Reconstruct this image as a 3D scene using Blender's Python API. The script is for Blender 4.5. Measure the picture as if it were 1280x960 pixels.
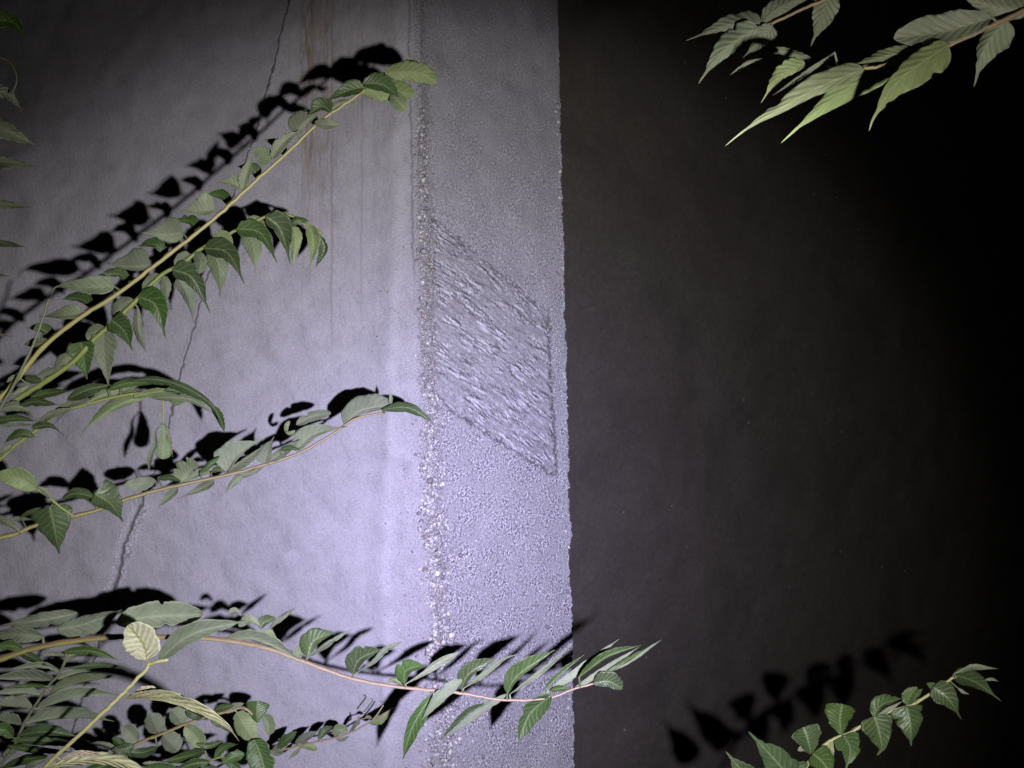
import bpy, math, random
import numpy as np
from mathutils import Vector

for o in list(bpy.data.objects):
    bpy.data.objects.remove(o, do_unlink=True)
scn = bpy.context.scene
col = scn.collection

# ------------------------------------------------------------------ camera
CZ = 4.6                      # camera height above the ground
F = 925.0                     # focal length in photograph pixels (1280 wide)
cam = bpy.data.cameras.new('camera')
cam.sensor_width = 36.0
cam.lens = 36.0 * F / 1280.0
cam.clip_start = 0.02
cam.clip_end = 500.0
cam_o = bpy.data.objects.new('camera', cam)
cam_o.location = (0, 0, CZ)
cam_o.rotation_euler = (math.pi / 2, 0, 0)
col.objects.link(cam_o)
scn.camera = cam_o

# ------------------------------------------------------------------ night sky
world = bpy.data.worlds.new('World')
scn.world = world
world.use_nodes = True
wn = world.node_tree
bg = wn.nodes['Background']
sky = wn.nodes.new('ShaderNodeTexSky')
sky.sky_type = 'NISHITA'
sky.sun_disc = False
sky.sun_elevation = math.radians(-8)
sky.sun_rotation = math.radians(200)
wn.links.new(sky.outputs['Color'], bg.inputs['Color'])
bg.inputs['Strength'].default_value = 0.02

scn.view_settings.view_transform = 'Standard'
scn.view_settings.look = 'None'
scn.view_settings.gamma = 1.0
scn.view_settings.exposure = 0.0
scn.view_settings.use_curve_mapping = False


def px(x, y, d):
    """photograph pixel + distance in metres -> point"""
    return Vector(((x - 640.0) / F * d, d, CZ + (480.0 - y) / F * d))


# ------------------------------------------------------------------ hand torch beside the camera
TORCH_POS = Vector((0.20, 0.0, CZ - 0.10))
TORCH_AIM = px(600, 690, 2.4)
TORCH_W = 520.0
ld = bpy.data.lights.new('torch', 'SPOT')
ld.energy = TORCH_W
ld.spot_size = math.radians(120)
ld.spot_blend = 0.3
ld.shadow_soft_size = 0.015
ld.use_nodes = True
lt = ld.node_tree
em = lt.nodes['Emission']
tc = lt.nodes.new('ShaderNodeTexCoord')
sp = lt.nodes.new('ShaderNodeSeparateXYZ')
lt.links.new(tc.outputs['Normal'], sp.inputs[0])


def lmath(op, a, b=None):
    n = lt.nodes.new('ShaderNodeMath')
    n.operation = op
    for i, v in enumerate((a, b)):
        if v is None:
            continue
        if isinstance(v, (int, float)):
            n.inputs[i].default_value = v
        else:
            lt.links.new(v, n.inputs[i])
    return n.outputs[0]


xx = lmath('MULTIPLY', sp.outputs[0], sp.outputs[0])
yy = lmath('MULTIPLY', sp.outputs[1], sp.outputs[1])
rr = lmath('SQRT', lmath('ADD', xx, yy))
tan = lmath('DIVIDE', rr, lmath('MAXIMUM', lmath('ABSOLUTE', sp.outputs[2]), 0.05))
tanh_ = lmath('MULTIPLY', tan, 0.8)
ramp = lt.nodes.new('ShaderNodeValToRGB')        # the beam: cool hot spot, warmer spill, soft rim
ramp.color_ramp.interpolation = 'B_SPLINE'
BEAM = [(0.0, 1.0, (0.89, 0.84, 1.20)), (0.12, 0.97, (0.89, 0.84, 1.20)), (0.22, 0.86, (0.90, 0.86, 1.17)),
        (0.34, 0.66, (0.94, 0.91, 1.10)), (0.47, 0.49, (0.98, 0.96, 1.03)), (0.60, 0.37, (1.0, 0.98, 0.99)),
        (0.69, 0.31, (1.0, 0.98, 0.96)), (0.76, 0.235, (1.0, 0.97, 0.94)), (0.82, 0.105, (1.0, 0.96, 0.91)), (0.89, 0.045, (1.0, 0.95, 0.9)), (1.2, 0.022, (1.0, 0.95, 0.9))]
els = ramp.color_ramp.elements
while len(els) > 1:
    els.remove(els[-1])
for i, (t, v, c) in enumerate(BEAM):
    e = els[0] if i == 0 else els.new(t * 0.8)
    e.position = t * 0.8
    e.color = (c[0] * v / 1.3, c[1] * v / 1.3, c[2] * v / 1.3, 1)
lt.links.new(tanh_, ramp.inputs[0])
lt.links.new(ramp.outputs[0], em.inputs['Color'])
em.inputs['Strength'].default_value = 1.3
torch = bpy.data.objects.new('torch', ld)
torch.location = TORCH_POS
torch.rotation_euler = (TORCH_AIM - TORCH_POS).to_track_quat('-Z', 'Y').to_euler()
col.objects.link(torch)


# ------------------------------------------------------------------ helpers
def tag(o, label=None, cat=None, group=None, kind=None):
    if label: o['label'] = label
    if cat: o['category'] = cat
    if group: o['group'] = group
    if kind: o['kind'] = kind
    return o


def new_mesh(name, V, faces4=None, faces=None, mats=(), smooth=True, parent=None, mat_idx=None, uv=None):
    me = bpy.data.meshes.new(name)
    V = np.asarray(V, dtype=np.float32)
    if faces4 is not None:
        f = np.asarray(faces4, dtype=np.int32)
        n = len(f)
        me.vertices.add(len(V))
        me.vertices.foreach_set('co', V.ravel())
        me.loops.add(n * 4)
        me.loops.foreach_set('vertex_index', f.ravel())
        me.polygons.add(n)
        me.polygons.foreach_set('loop_start', np.arange(0, n * 4, 4, dtype=np.int32))
        me.polygons.foreach_set('loop_total', np.full(n, 4, dtype=np.int32))
        me.update(calc_edges=True)
    else:
        me.from_pydata(V.tolist(), [], faces)
    for m in mats:
        me.materials.append(m)
    if mat_idx is not None:
        me.polygons.foreach_set('material_index', np.asarray(mat_idx, dtype=np.int32))
    if smooth:
        me.polygons.foreach_set('use_smooth', np.ones(len(me.polygons), dtype=bool))
    if uv is not None:
        uvl = me.uv_layers.new(name='UVMap')
        li = np.zeros(len(me.loops), dtype=np.int32)
        me.loops.foreach_get('vertex_index', li)
        uvl.data.foreach_set('uv', np.asarray(uv, dtype=np.float32)[li].ravel())
    me.validate()
    o = bpy.data.objects.new(name, me)
    col.objects.link(o)
    if parent is not None:
        o.parent = parent
    return o


def grid_faces(nr, nc):
    i = np.arange(nr - 1)[:, None] * nc + np.arange(nc - 1)[None, :]
    return np.stack([i, i + 1, i + nc + 1, i + nc], axis=-1).reshape(-1, 4)


def add_attr(o, name, vals):
    a = o.data.attributes.new(name, 'FLOAT', 'POINT')
    a.data.foreach_set('value', np.asarray(vals, dtype=np.float32).ravel())


RNG = np.random.default_rng(11)


STEP = [1.0, 1.0]          # grid spacing in pixels: rows, columns


def fnoise(h, w, lo, hi, beta=0.0, ang=None, aniso=1.0):
    """band-passed random field, wavelengths lo..hi in pixels; aniso stretches it along ang"""
    n = RNG.standard_normal((h, w))
    f = np.fft.rfft2(n)
    fy = np.fft.fftfreq(h, d=STEP[0])[:, None]
    fx = np.fft.rfftfreq(w, d=STEP[1])[None, :]
    if ang is not None:
        c, s = math.cos(ang), math.sin(ang)
        p = fx * c + fy * s
        q = -fx * s + fy * c
        k = np.sqrt((p * aniso) ** 2 + q ** 2)
    else:
        k = np.sqrt(fx ** 2 + fy ** 2)
    k = np.maximum(k, 1e-6)
    m = np.exp(-(k * lo) ** 2 * 0.5) * (1 - np.exp(-(k * hi) ** 2 * 0.5))
    if beta:
        m = m * k ** (-beta)
    r = np.fft.irfft2(f * m, s=(h, w))
    return r / (r.std() + 1e-12)


def smooth(a, b, x):
    t = np.clip((x - a) / (b - a), 0, 1)
    return t * t * (3 - 2 * t)


# ------------------------------------------------------------------ materials
def nodes_of(name):
    m = bpy.data.materials.new(name)
    m.use_nodes = True
    nt = m.node_tree
    return m, nt, nt.nodes['Principled BSDF']


class NB:
    def __init__(s, nt):
        s.nt = nt

    def n(s, t, **kw):
        x = s.nt.nodes.new(t)
        for k, v in kw.items():
            setattr(x, k, v)
        return x

    def link(s, a, b):
        s.nt.links.new(a, b)

    def put(s, sock, v):
        if hasattr(v, 'is_output') or isinstance(v, bpy.types.NodeSocket):
            s.link(v, sock)
        else:
            sock.default_value = v

    def math(s, op, a, b=None, clamp=False):
        x = s.n('ShaderNodeMath', operation=op, use_clamp=clamp)
        s.put(x.inputs[0], a)
        if b is not None:
            s.put(x.inputs[1], b)
        return x.outputs[0]

    def mix(s, f, a, b, mode='MIX'):
        x = s.n('ShaderNodeMix', data_type='RGBA', blend_type=mode)
        s.put(x.inputs[0], f)
        s.put(x.inputs[6], a)
        s.put(x.inputs[7], b)
        return x.outputs[2]

    def noise(s, scale, detail=4, rough=0.6, vec=None, dist=0.0):
        x = s.n('ShaderNodeTexNoise')
        x.inputs['Scale'].default_value = scale
        x.inputs['Detail'].default_value = detail
        x.inputs['Roughness'].default_value = rough
        x.inputs['Distortion'].default_value = dist
        if vec is not None:
            s.link(vec, x.inputs['Vector'])
        return x.outputs['Fac']

    def ramp(s, fac, stops):
        x = s.n('ShaderNodeValToRGB')
        e = x.color_ramp.elements
        e[0].position, e[0].color = stops[0][0], stops[0][1]
        e[1].position, e[1].color = stops[-1][0], stops[-1][1]
        for p, c in stops[1:-1]:
            k = e.new(p)
            k.color = c
        s.link(fac, x.inputs[0])
        return x.outputs[0]

    def maprange(s, v, a, b, c, d, kind='SMOOTHSTEP'):
        x = s.n('ShaderNodeMapRange', interpolation_type=kind)
        s.put(x.inputs['Value'], v)
        for nm, q in (('From Min', a), ('From Max', b), ('To Min', c), ('To Max', d)):
            x.inputs[nm].default_value = q
        return x.outputs['Result']


def attr(nb, name):
    x = nb.n('ShaderNodeAttribute', attribute_name=name)
    return x.outputs['Fac']


def g4(v, t=(1, 1, 1)):
    return (v * t[0], v * t[1], v * t[2], 1)


LAV = (1.0, 0.965, 1.08)


def concrete(name, base, speck, scale, bump, brown=True, LAV=LAV):
    m, nt, p = nodes_of(name)
    nb = NB(nt)
    pos = nb.n('ShaderNodeNewGeometry').outputs['Position']
    big = nb.noise(2.2, 5, 0.6, pos)
    mid = nb.noise(14, 5, 0.65, pos)
    fine = nb.noise(scale, 3, 0.7, pos)
    c = nb.ramp(big, [(0.3, g4(base * 0.88, LAV)), (0.7, g4(base * 1.1, LAV))])
    c = nb.mix(0.5, c, nb.ramp(mid, [(0.3, g4(base * 0.82, LAV)), (0.7, g4(base * 1.14, LAV))]))
    # sand and grit: light and dark grains in the cement
    c = nb.mix(nb.maprange(fine, 0.52, 0.72, 0, speck), c, g4(min(base * 1.75, 0.85), (1.0, 0.98, 1.03)))
    c = nb.mix(nb.maprange(fine, 0.46, 0.28, 0, speck), c, g4(base * 0.38, LAV))
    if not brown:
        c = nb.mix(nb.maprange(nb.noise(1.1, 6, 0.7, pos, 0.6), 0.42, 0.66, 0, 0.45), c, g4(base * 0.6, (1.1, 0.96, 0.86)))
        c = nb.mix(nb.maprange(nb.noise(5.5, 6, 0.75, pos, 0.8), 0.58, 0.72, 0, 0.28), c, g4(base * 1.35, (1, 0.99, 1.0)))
        vor = nb.n('ShaderNodeTexVoronoi')
        vor.inputs['Scale'].default_value = 3.4
        nb.link(pos, vor.inputs['Vector'])
        c = nb.mix(nb.maprange(vor.outputs['Distance'], 0.055, 0.03, 0, 0.85), c, g4(min(base * 2.6, 0.8)))
    # attributes: rust streaks, dark dirt in the cracks, beam falloff painted as darkening
    if brown:
        c = nb.mix(attr(nb, 'rust'), c, (base * 0.62, base * 0.46, base * 0.35, 1))
        c = nb.mix(attr(nb, 'dirt_shade'), c, (base * 0.16, base * 0.145, base * 0.15, 1))
        c = nb.mix(attr(nb, 'pale'), c, g4(min(base * 1.9, 0.8), (1.0, 0.97, 1.10)))
    nb.put(p.inputs['Base Color'], c)
    p.inputs['Roughness'].default_value = 0.88
    p.inputs['Specular IOR Level'].default_value = 0.3
    b = nb.n('ShaderNodeBump')
    b.inputs['Strength'].default_value = bump
    b.inputs['Distance'].default_value = 0.004
    hh = nb.math('ADD', nb.math('MULTIPLY', fine, 0.9), nb.math('MULTIPLY', nb.noise(90, 4, 0.7, pos), 0.4))
    nb.link(hh, b.inputs['Height'])
    nb.link(b.outputs[0], p.inputs['Normal'])
    return m


M_WALL = concrete('smooth_cement_render', 0.35, 0.35, 260, 0.2)
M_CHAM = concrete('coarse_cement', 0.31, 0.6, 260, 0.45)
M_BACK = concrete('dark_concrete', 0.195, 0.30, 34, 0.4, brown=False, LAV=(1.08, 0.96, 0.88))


def leaf_mat(name, blade, vein, rough, spec, vein_amt, nveins=9.0, bump=0.5, mott=0.35, trans=0.12):
    m, nt, p = nodes_of(name)
    nb = NB(nt)
    uv = nb.n('ShaderNodeUVMap').outputs[0]
    s = nb.n('ShaderNodeSeparateXYZ')
    nb.link(uv, s.inputs[0])
    u = nb.math('SUBTRACT', nb.math('MULTIPLY', s.outputs[0], 2.0), 1.0)
    au = nb.math('ABSOLUTE', u)
    v = s.outputs[1]
    pos = nb.n('ShaderNodeNewGeometry').outputs['Position']
    wob = nb.math('MULTIPLY', nb.math('SUBTRACT', nb.noise(55, 2, 0.5, pos), 0.5), 0.7)
    # side veins run forward from the midrib
    ph = nb.math('ADD', nb.math('SUBTRACT', nb.math('MULTIPLY', v, nveins),
                                nb.math('MULTIPLY', nb.math('POWER', au, 0.8), 1.9)), wob)
    fr = nb.math('ABSOLUTE', nb.math('SUBTRACT', nb.math('FRACT', nb.math('ADD', ph, 20.0)), 0.5))
    side = nb.maprange(fr, 0.14, 0.02, 0, 1)
    side = nb.math('MULTIPLY', side, nb.maprange(au, 1.0, 0.55, 0.25, 1))
    rib = nb.maprange(au, 0.11, 0.03, 0, 1)
    oi = nb.n('ShaderNodeObjectInfo').outputs['Random']
    c = nb.mix(nb.noise(38, 4, 0.65, pos), (blade[0] * (1 - mott), blade[1] * (1 - mott), blade[2] * (1 - mott), 1),
               (blade[0] * (1 + mott), blade[1] * (1 + mott), blade[2] * (1 + mott), 1))
    hs = nb.n('ShaderNodeHueSaturation')
    nb.put(hs.inputs['Hue'], nb.maprange(oi, 0, 1, 0.485, 0.515, 'LINEAR'))
    nb.put(hs.inputs['Saturation'], nb.maprange(nb.math('FRACT', nb.math('MULTIPLY', oi, 7.3)), 0, 1, 0.8, 1.15, 'LINEAR'))
    nb.put(hs.inputs['Value'], nb.maprange(nb.math('FRACT', nb.math('MULTIPLY', oi, 3.7)), 0, 1, 0.78, 1.18, 'LINEAR'))
    nb.put(hs.inputs['Color'], c)
    c = hs.outputs[0]
    c = nb.mix(nb.math('MULTIPLY', side, vein_amt), c, (*vein, 1))
    c = nb.mix(nb.math('MULTIPLY', rib, min(1.0, vein_amt * 1.7)), c, (*vein, 1))
    # tiny insect spots
    spot = nb.maprange(nb.noise(140, 1, 0.5, pos), 0.80, 0.85, 0, 0.5)
    c = nb.mix(spot, c, (0.05, 0.04, 0.02, 1))
    # scorched margins and tips on some leaves
    brn = nb.math('MULTIPLY', nb.math('MULTIPLY', nb.maprange(nb.math('ADD', nb.math('MAXIMUM', nb.math('POWER', au, 2.0), nb.math('MULTIPLY', v, 0.98)), nb.math('MULTIPLY', nb.math('SUBTRACT', nb.noise(45, 4, 0.7, pos), 0.5), 0.9)), 0.97, 1.15, 0, 0.8),
                                  nb.maprange(nb.math('FRACT', nb.math('MULTIPLY', oi, 13.1)), 0.35, 0.6, 0, 1)), 1.0)
    c = nb.mix(brn, c, (0.16, 0.10, 0.045, 1))
    nb.put(p.inputs['Base Color'], c)
    nb.put(p.inputs['Roughness'], nb.maprange(nb.noise(30, 3, 0.6, pos), 0.3, 0.7, rough - 0.08, rough + 0.1, 'LINEAR'))
    p.inputs['Specular IOR Level'].default_value = spec
    b = nb.n('ShaderNodeBump')
    b.inputs['Strength'].default_value = bump
    b.inputs['Distance'].default_value = 0.0025
    h = nb.math('ADD', nb.math('MULTIPLY', nb.math('SUBTRACT', 0.5, fr), -1.2), nb.math('MULTIPLY', nb.noise(120, 3, 0.6, pos), 0.7))
    nb.link(h, b.inputs['Height'])
    nb.link(b.outputs[0], p.inputs['Normal'])
    # a little light comes through a thin leaf
    tr = nb.n('ShaderNodeBsdfTranslucent')
    nb.put(tr.inputs['Color'], nb.mix(0.5, c, (0.20, 0.30, 0.04, 1)))
    ms = nb.n('ShaderNodeMixShader')
    ms.inputs[0].default_value = trans
    nb.link(p.outputs[0], ms.inputs[1])
    nb.link(tr.outputs[0], ms.inputs[2])
    nb.link(ms.outputs[0], nt.nodes['Material Output'].inputs['Surface'])
    return m


M_TOP = leaf_mat('leaf_upper_side', (0.050, 0.085, 0.026), (0.16, 0.20, 0.095), 0.46, 0.45, 0.45, bump=0.4)
M_UND = leaf_mat('leaf_underside', (0.172, 0.200, 0.130), (0.235, 0.255, 0.155), 0.62, 0.3, 0.30, bump=0.4)
M_PALE = leaf_mat('bleached_leaf', (0.33, 0.325, 0.195), (0.20, 0.19, 0.08), 0.6, 0.3, 0.55, nveins=7, bump=1.0, mott=0.2)
M_PINK = leaf_mat('bleached_pink_leaf', (0.38, 0.32, 0.24), (0.25, 0.19, 0.12), 0.6, 0.3, 0.5, nveins=7, bump=1.0, mott=0.3)
M_GREY = leaf_mat('leaf_underside_greyish', (0.175, 0.195, 0.130), (0.22, 0.235, 0.15), 0.6, 0.35, 0.25, bump=0.35)
M_LIME = leaf_mat('young_leaf_underside', (0.165, 0.205, 0.098), (0.25, 0.285, 0.15), 0.58, 0.3, 0.32, bump=0.32)
LM = {'t': (M_TOP, M_UND), 'u': (M_UND, M_TOP), 'p': (M_PALE, M_PALE), 'k': (M_PINK, M_PALE),
      'g': (M_GREY, M_TOP), 'y': (M_LIME, M_TOP)}


def stem_mat(name, c0, c1, top):
    m, nt, p = nodes_of(name)
    nb = NB(nt)
    s = nb.n('ShaderNodeSeparateXYZ')
    nb.link(nb.n('ShaderNodeUVMap').outputs[0], s.inputs[0])
    geo = nb.n('ShaderNodeNewGeometry')
    pos = geo.outputs['Position']
    c = nb.mix(nb.maprange(nb.math('ADD', s.outputs[1], nb.math('MULTIPLY', nb.math('SUBTRACT', nb.noise(9, 2, 0.5, pos), 0.5), 0.25)), 0.25, 0.75, 0, 1),
               (*c0, 1), (*c1, 1))
    c = nb.mix(nb.math('MULTIPLY', nb.noise(70, 4, 0.7, pos), 0.35), c, (c0[0] * 0.5, c0[1] * 0.45, c0[2] * 0.4, 1))
    # the upper, weathered side of the bark is reddish brown
    up = nb.n('ShaderNodeSeparateXYZ')
    nb.link(geo.outputs['Normal'], up.inputs[0])
    c = nb.mix(nb.maprange(up.outputs[2], 0.0, 0.4, 0, top), c, (0.13, 0.065, 0.045, 1))
    nb.put(p.inputs['Base Color'], c)
    p.inputs['Roughness'].default_value = 0.5
    return m


M_ST_Y = stem_mat('yellow_green_stem', (0.30, 0.29, 0.09), (0.33, 0.30, 0.13), 0.75)
M_ST_G = stem_mat('green_stem', (0.20, 0.24, 0.06), (0.20, 0.24, 0.06), 0.1)
M_ST_P = stem_mat('pinkish_stem', (0.25, 0.225, 0.075), (0.34, 0.265, 0.19), 0.6)
M_ST_O = stem_mat('olive_stem', (0.27, 0.27, 0.09), (0.27, 0.215, 0.12), 0.6)
M_ST_T = stem_mat('tan_pink_stem', (0.27, 0.17, 0.11), (0.28, 0.22, 0.12), 0.5)
M_ST_D = stem_mat('grey_green_stem', (0.11, 0.125, 0.075), (0.13, 0.145, 0.09), 0.2)
M_ST_L = stem_mat('pale_young_stem', (0.27, 0.27, 0.09), (0.36, 0.35, 0.16), 0.0)


def soil_mat():
    m, nt, p = nodes_of('soil')
    nb = NB(nt)
    pos = nb.n('ShaderNodeNewGeometry').outputs['Position']
    c = nb.ramp(nb.noise(6, 8, 0.7, pos), [(0.3, (0.03, 0.025, 0.018, 1)), (0.7, (0.09, 0.075, 0.055, 1))])
    nb.put(p.inputs['Base Color'], c)
    p.inputs['Roughness'].default_value = 0.95
    return m


M_SOIL = soil_mat()


def stones_mat():
    m, nt, p = nodes_of('aggregate_stones')
    nb = NB(nt)
    k = attr(nb, 'tone')
    c = nb.ramp(k, [(0.0, (0.16, 0.15, 0.16, 1)), (0.35, (0.27, 0.255, 0.28, 1)), (0.55, (0.40, 0.38, 0.40, 1)),
                    (0.72, (0.62, 0.60, 0.60, 1)), (0.82, (0.78, 0.76, 0.76, 1)), (0.86, (0.33, 0.27, 0.22, 1)), (1.0, (0.22, 0.155, 0.12, 1))])
    pos = nb.n('ShaderNodeNewGeometry').outputs['Position']
    c = nb.mix(nb.math('MULTIPLY', nb.noise(400, 3, 0.6, pos), 0.5), c, (0.20, 0.19, 0.20, 1))
    nb.put(p.inputs['Base Color'], c)
    p.inputs['Roughness'].default_value = 0.6
    return m


M_STONE = stones_mat()

# ------------------------------------------------------------------ setting: ground and the dark wall behind
gv = []
GN = 41
gx = np.linspace(-40, 40, GN)
gy = np.linspace(-40, 40, GN)
gn = fnoise(GN, GN, 1, 12)
GX, GY = np.meshgrid(gx, gy)
ground = new_mesh('ground', np.stack([GX, GY, 0.0 * gn + 0.03 * (gn - gn.max())], -1).reshape(-1, 3), grid_faces(GN, GN), mats=[M_SOIL])
tag(ground, kind='structure')

DB = 4.9          # distance of the dark wall
nr, nc = 380, 420
bxs = np.linspace(-0.5, 12.0, nc)
bzs = np.linspace(-0.4, 11.0, nr)
BX, BZ = np.meshgrid(bxs, bzs)
hb = -0.010 * np.clip(fnoise(nr, nc, 3, 14, 0, 0.35, 2.5) - 2.2, 0, 1.5) + 0.006 * fnoise(nr, nc, 12, 120, 1.0) + 0.0006 * fnoise(nr, nc, 1.2, 8) + 0.004 * np.maximum(fnoise(nr, nc, 3, 30, 0.5, 0.5, 3.0) - 1.2, 0)
Yb = DB + 0.65 * BX - hb
nbk = nr * nc
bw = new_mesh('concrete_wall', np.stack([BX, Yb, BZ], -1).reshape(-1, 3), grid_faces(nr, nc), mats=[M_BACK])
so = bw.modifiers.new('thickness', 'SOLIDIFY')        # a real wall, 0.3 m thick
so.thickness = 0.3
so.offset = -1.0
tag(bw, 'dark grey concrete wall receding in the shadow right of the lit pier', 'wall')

# ------------------------------------------------------------------ the concrete pier
pier = bpy.data.objects.new('concrete_pier', None)
pier.location = (-0.4, 2.5, 0)
col.objects.link(pier)
tag(pier, 'torch-lit grey concrete pier with a rough chamfered corner and a crack', 'pier')
bpy.context.view_layer.update()
PINV = pier.matrix_world.inverted()


def to_local(o):
    o.matrix_parent_inverse = PINV


DC, DE = 2.40, 2.76


def corner_px(y):
    return 524.0 + (y - 0) * 0.030 - 4 * np.sin(y / 300.0)


def edge_px(y):
    return 697.0 + 12.0 * np.clip(y / 500, -0.6, 1) + 9.0 * np.clip((y - 500) / 460, 0, 1.6)


ys = np.concatenate([[-900, -500, -200], np.arange(-60, 1024, 1.2), [1150, 1400, 1700, 2100]])
LOW = 480 + CZ / DC * F                    # pixel row of the ground at the pier
ys = np.concatenate([ys[ys < LOW - 10], [LOW + 6]])
nrow = len(ys)

# left face ------------------------------------------------------
STEP[:] = [1.2, 1.05]
us = np.concatenate([[-1400, -700, -350, -180], np.arange(-80, 0, 4.0), np.arange(0, 1.0, 1.0)])
ncol = 560
w01 = np.concatenate([np.linspace(-1.6, -0.12, 10)[:-1], np.linspace(-0.12, 1, ncol)])
YS = ys[:, None]
CX = corner_px(YS)
PX = CX * w01[None, :]
PY = YS + 0 * PX
h, w = PX.shape
inside = (smooth(-120, -40, PX) * smooth(-60, -20, PY) * (1 - smooth(1000, 1020, PY)))
H = 0.0026 * fnoise(h, w, 40, 300, 1.0) + 0.00022 * fnoise(h, w, 3, 16) + 0.00022 * fnoise(h, w, 1.2, 3)
H += 0.0002 * fnoise(h, w, 2.0, 40, 0.4, math.radians(78), 6.0)


def poly_dist(P, X, Y):
    """distance to a polyline, signed offset in x at same y, and parameter"""
    best = np.full(X.shape, 1e9)
    for (x0, y0), (x1, y1) in zip(P[:-1], P[1:]):
        dx, dy = x1 - x0, y1 - y0
        t = np.clip(((X - x0) * dx + (Y - y0) * dy) / (dx * dx + dy * dy), 0, 1)
        best = np.minimum(best, np.hypot(X - (x0 + t * dx), Y - (y0 + t * dy)))
    return best


crack = [(372, -60), (360, 0), (346, 60), (331, 118), (318, 170), (300, 215), (285, 262), (262, 330), (246, 392),
         (232, 440), (222, 478), (214, 510), (206, 545), (193, 585), (178, 620), (165, 655), (152, 690), (143, 732),
         (128, 790), (104, 860), (90, 912), (82, 975)]
jx = 0.9 * fnoise(h, w, 10, 120, 0.8)
jy = 0.9 * fnoise(h, w, 10, 120, 0.8)
dcr = poly_dist(crack, PX + jx, PY + jy)
cxl = np.interp(PY, [c[1] for c in crack], [c[0] for c in crack])
cw = np.interp(PY, [0, 200, 330, 450, 600, 640, 735, 760, 960], [1.5, 1.4, 1.2, 1.2, 1.3, 2.2, 2.4, 1.4, 1.4])
crk = np.exp(-(dcr / cw) ** 2)
crk2 = 0.7 * np.exp(-((dcr - 6 - 2 * fnoise(h, w, 10, 60)) / 1.1) ** 2) * (PX > cxl) * smooth(600, 650, PY) * (1 - smooth(700, 740, PY))
crk = np.maximum(crk, crk2)
H -= 0.006 * crk
# eroded lip along the crack low on the wall
lip = np.exp(-((dcr - 7) / 5.0) ** 2) * smooth(590, 650, PY) * (1 - smooth(735, 760, PY))
H += 0.003 * lip * np.maximum(fnoise(h, w, 2, 9), 0)
# the wall steps back a little left of the crack
H -= 0.006 * smooth(2, -5, PX - cxl) * (1 - 0.55 * smooth(250, 500, PY)) + 0.00010 * np.maximum(cxl - PX, 0)
# soft trowelled ridge near the corner and hollow beside it
rx = np.interp(PY, [-60, 0, 240, 480, 700, 960], [500, 500, 498, 490, 482, 486])
rx = rx + 1.5 * fnoise(h, w, 60, 300, 1.0)
H += 0.005 * np.exp(-((PX - rx) / 9.0) ** 2) * (0.6 + 0.4 * smooth(100, 300, PY)) - 0.004 * np.exp(-((PX - rx + 21) / 12.0) ** 2)
H += 0.0016 * np.maximum(fnoise(h, w, 2.5, 12), 0.2) * smooth(rx - 4, rx + 12, PX)
# vertical run lines
wb_ = fnoise(h, w, 2.0, 8)
cbw = np.exp(-((PX - CX + 3) / np.interp(PY, [0, 300, 700], [5.0, 6.0, 9.0])) ** 2)
dirt_shade = 0.88 * np.clip(crk, 0, 1)
dirt_shade = np.maximum(dirt_shade, 0.22 * smooth(2, -8, PX - cxl) * (1 - smooth(120, 420, PY)))  # upper left of the crack: beam falloff painted darker, plus some weathering
dirt_shade = np.maximum(dirt_shade, cbw * np.clip(0.25 + 0.45 * wb_, 0, 0.75))
dirt_shade = np.maximum(dirt_shade, 0.10 * np.clip(fnoise(h, w, 2, 30, 0.4) - 0.4, 0, 1.5))
lnc = np.exp(-((PX - CX + 13 + 0.8 * jx) / 1.5) ** 2) * (1 - smooth(300, 420, PY))
dirt_shade = np.maximum(dirt_shade, 0.55 * lnc)
for (x, y0, y1, a, wd) in [(415, -60, 440, 0.38, 1.2), (360, 40, 330, 0.12, 1.0), (452, 40, 420, 0.28, 1.3), (388, -60, 260, 0.25, 1.4),
                           (378, 150, 460, 0.14, 1.2), (468, 0, 330, 0.18, 3.5), (436, -60, 160, 0.15, 1.5), (480, -60, 200, .2, 3)]:
    ln = np.exp(-((PX + 0.5 * jx - x + 0.004 * (PY - 200)) / wd) ** 2) * smooth(y0 - 30, y0 + 30, PY) * (1 - smooth(y1 - 60, y1 + 40, PY))
    dirt_shade = np.maximum(dirt_shade, a * ln)
    H -= 0.0012 * a * ln
pits = np.maximum(fnoise(h, w, 2.2, 9) - 3.0, 0)
H -= 0.003 * np.minimum(pits, 1)
dirt_shade = np.maximum(dirt_shade, 0.6 * np.minimum(pits * 1.8, 1))
fl = np.exp(-((PX - rx + 22) / 13.0) ** 2) * (1 - smooth(380, 620, PY))
dirt_shade = np.maximum(dirt_shade, 0.22 * fl * np.clip(0.7 + 0.4 * fnoise(h, w, 3, 50, 0.4, math.radians(90), 5.0), 0, 1))
rust = np.zeros_like(H)
st = fnoise(h, w, 2.0, 60, 0.5, math.radians(90), 14.0)
for (x, wd, a, y1) in [(386, 11, 0.95, 420), (408, 6, 0.8, 360), (398, 28, 0.5, 460), (330, 60, 0.16, 60), (440, 34, .25, 300), (494, 12, .3, 380)]:
    rust = np.maximum(rust, a * np.exp(-((PX - x) / wd) ** 2) * (1 - smooth(y1 * 0.25, y1, PY)) * np.clip(0.65 + 0.45 * st, 0, 1))
grit = 0.75 * fnoise(h, w, 1.4, 4.0) + 0.6 * fnoise(h, w, 2.2, 7)
gw = 0.35 + 0.65 * smooth(120, 0, CX - PX) * smooth(150, 500, PY)
dirt_shade = np.maximum(dirt_shade, gw * np.clip(0.30 * (-grit - 0.7), 0, 0.5))
dirt_shade = np.maximum(dirt_shade, 0.15 * np.clip(fnoise(h, w, 3, 80, 0.8, math.radians(80), 2.5) - 0.7, 0, 1.2))
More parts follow.
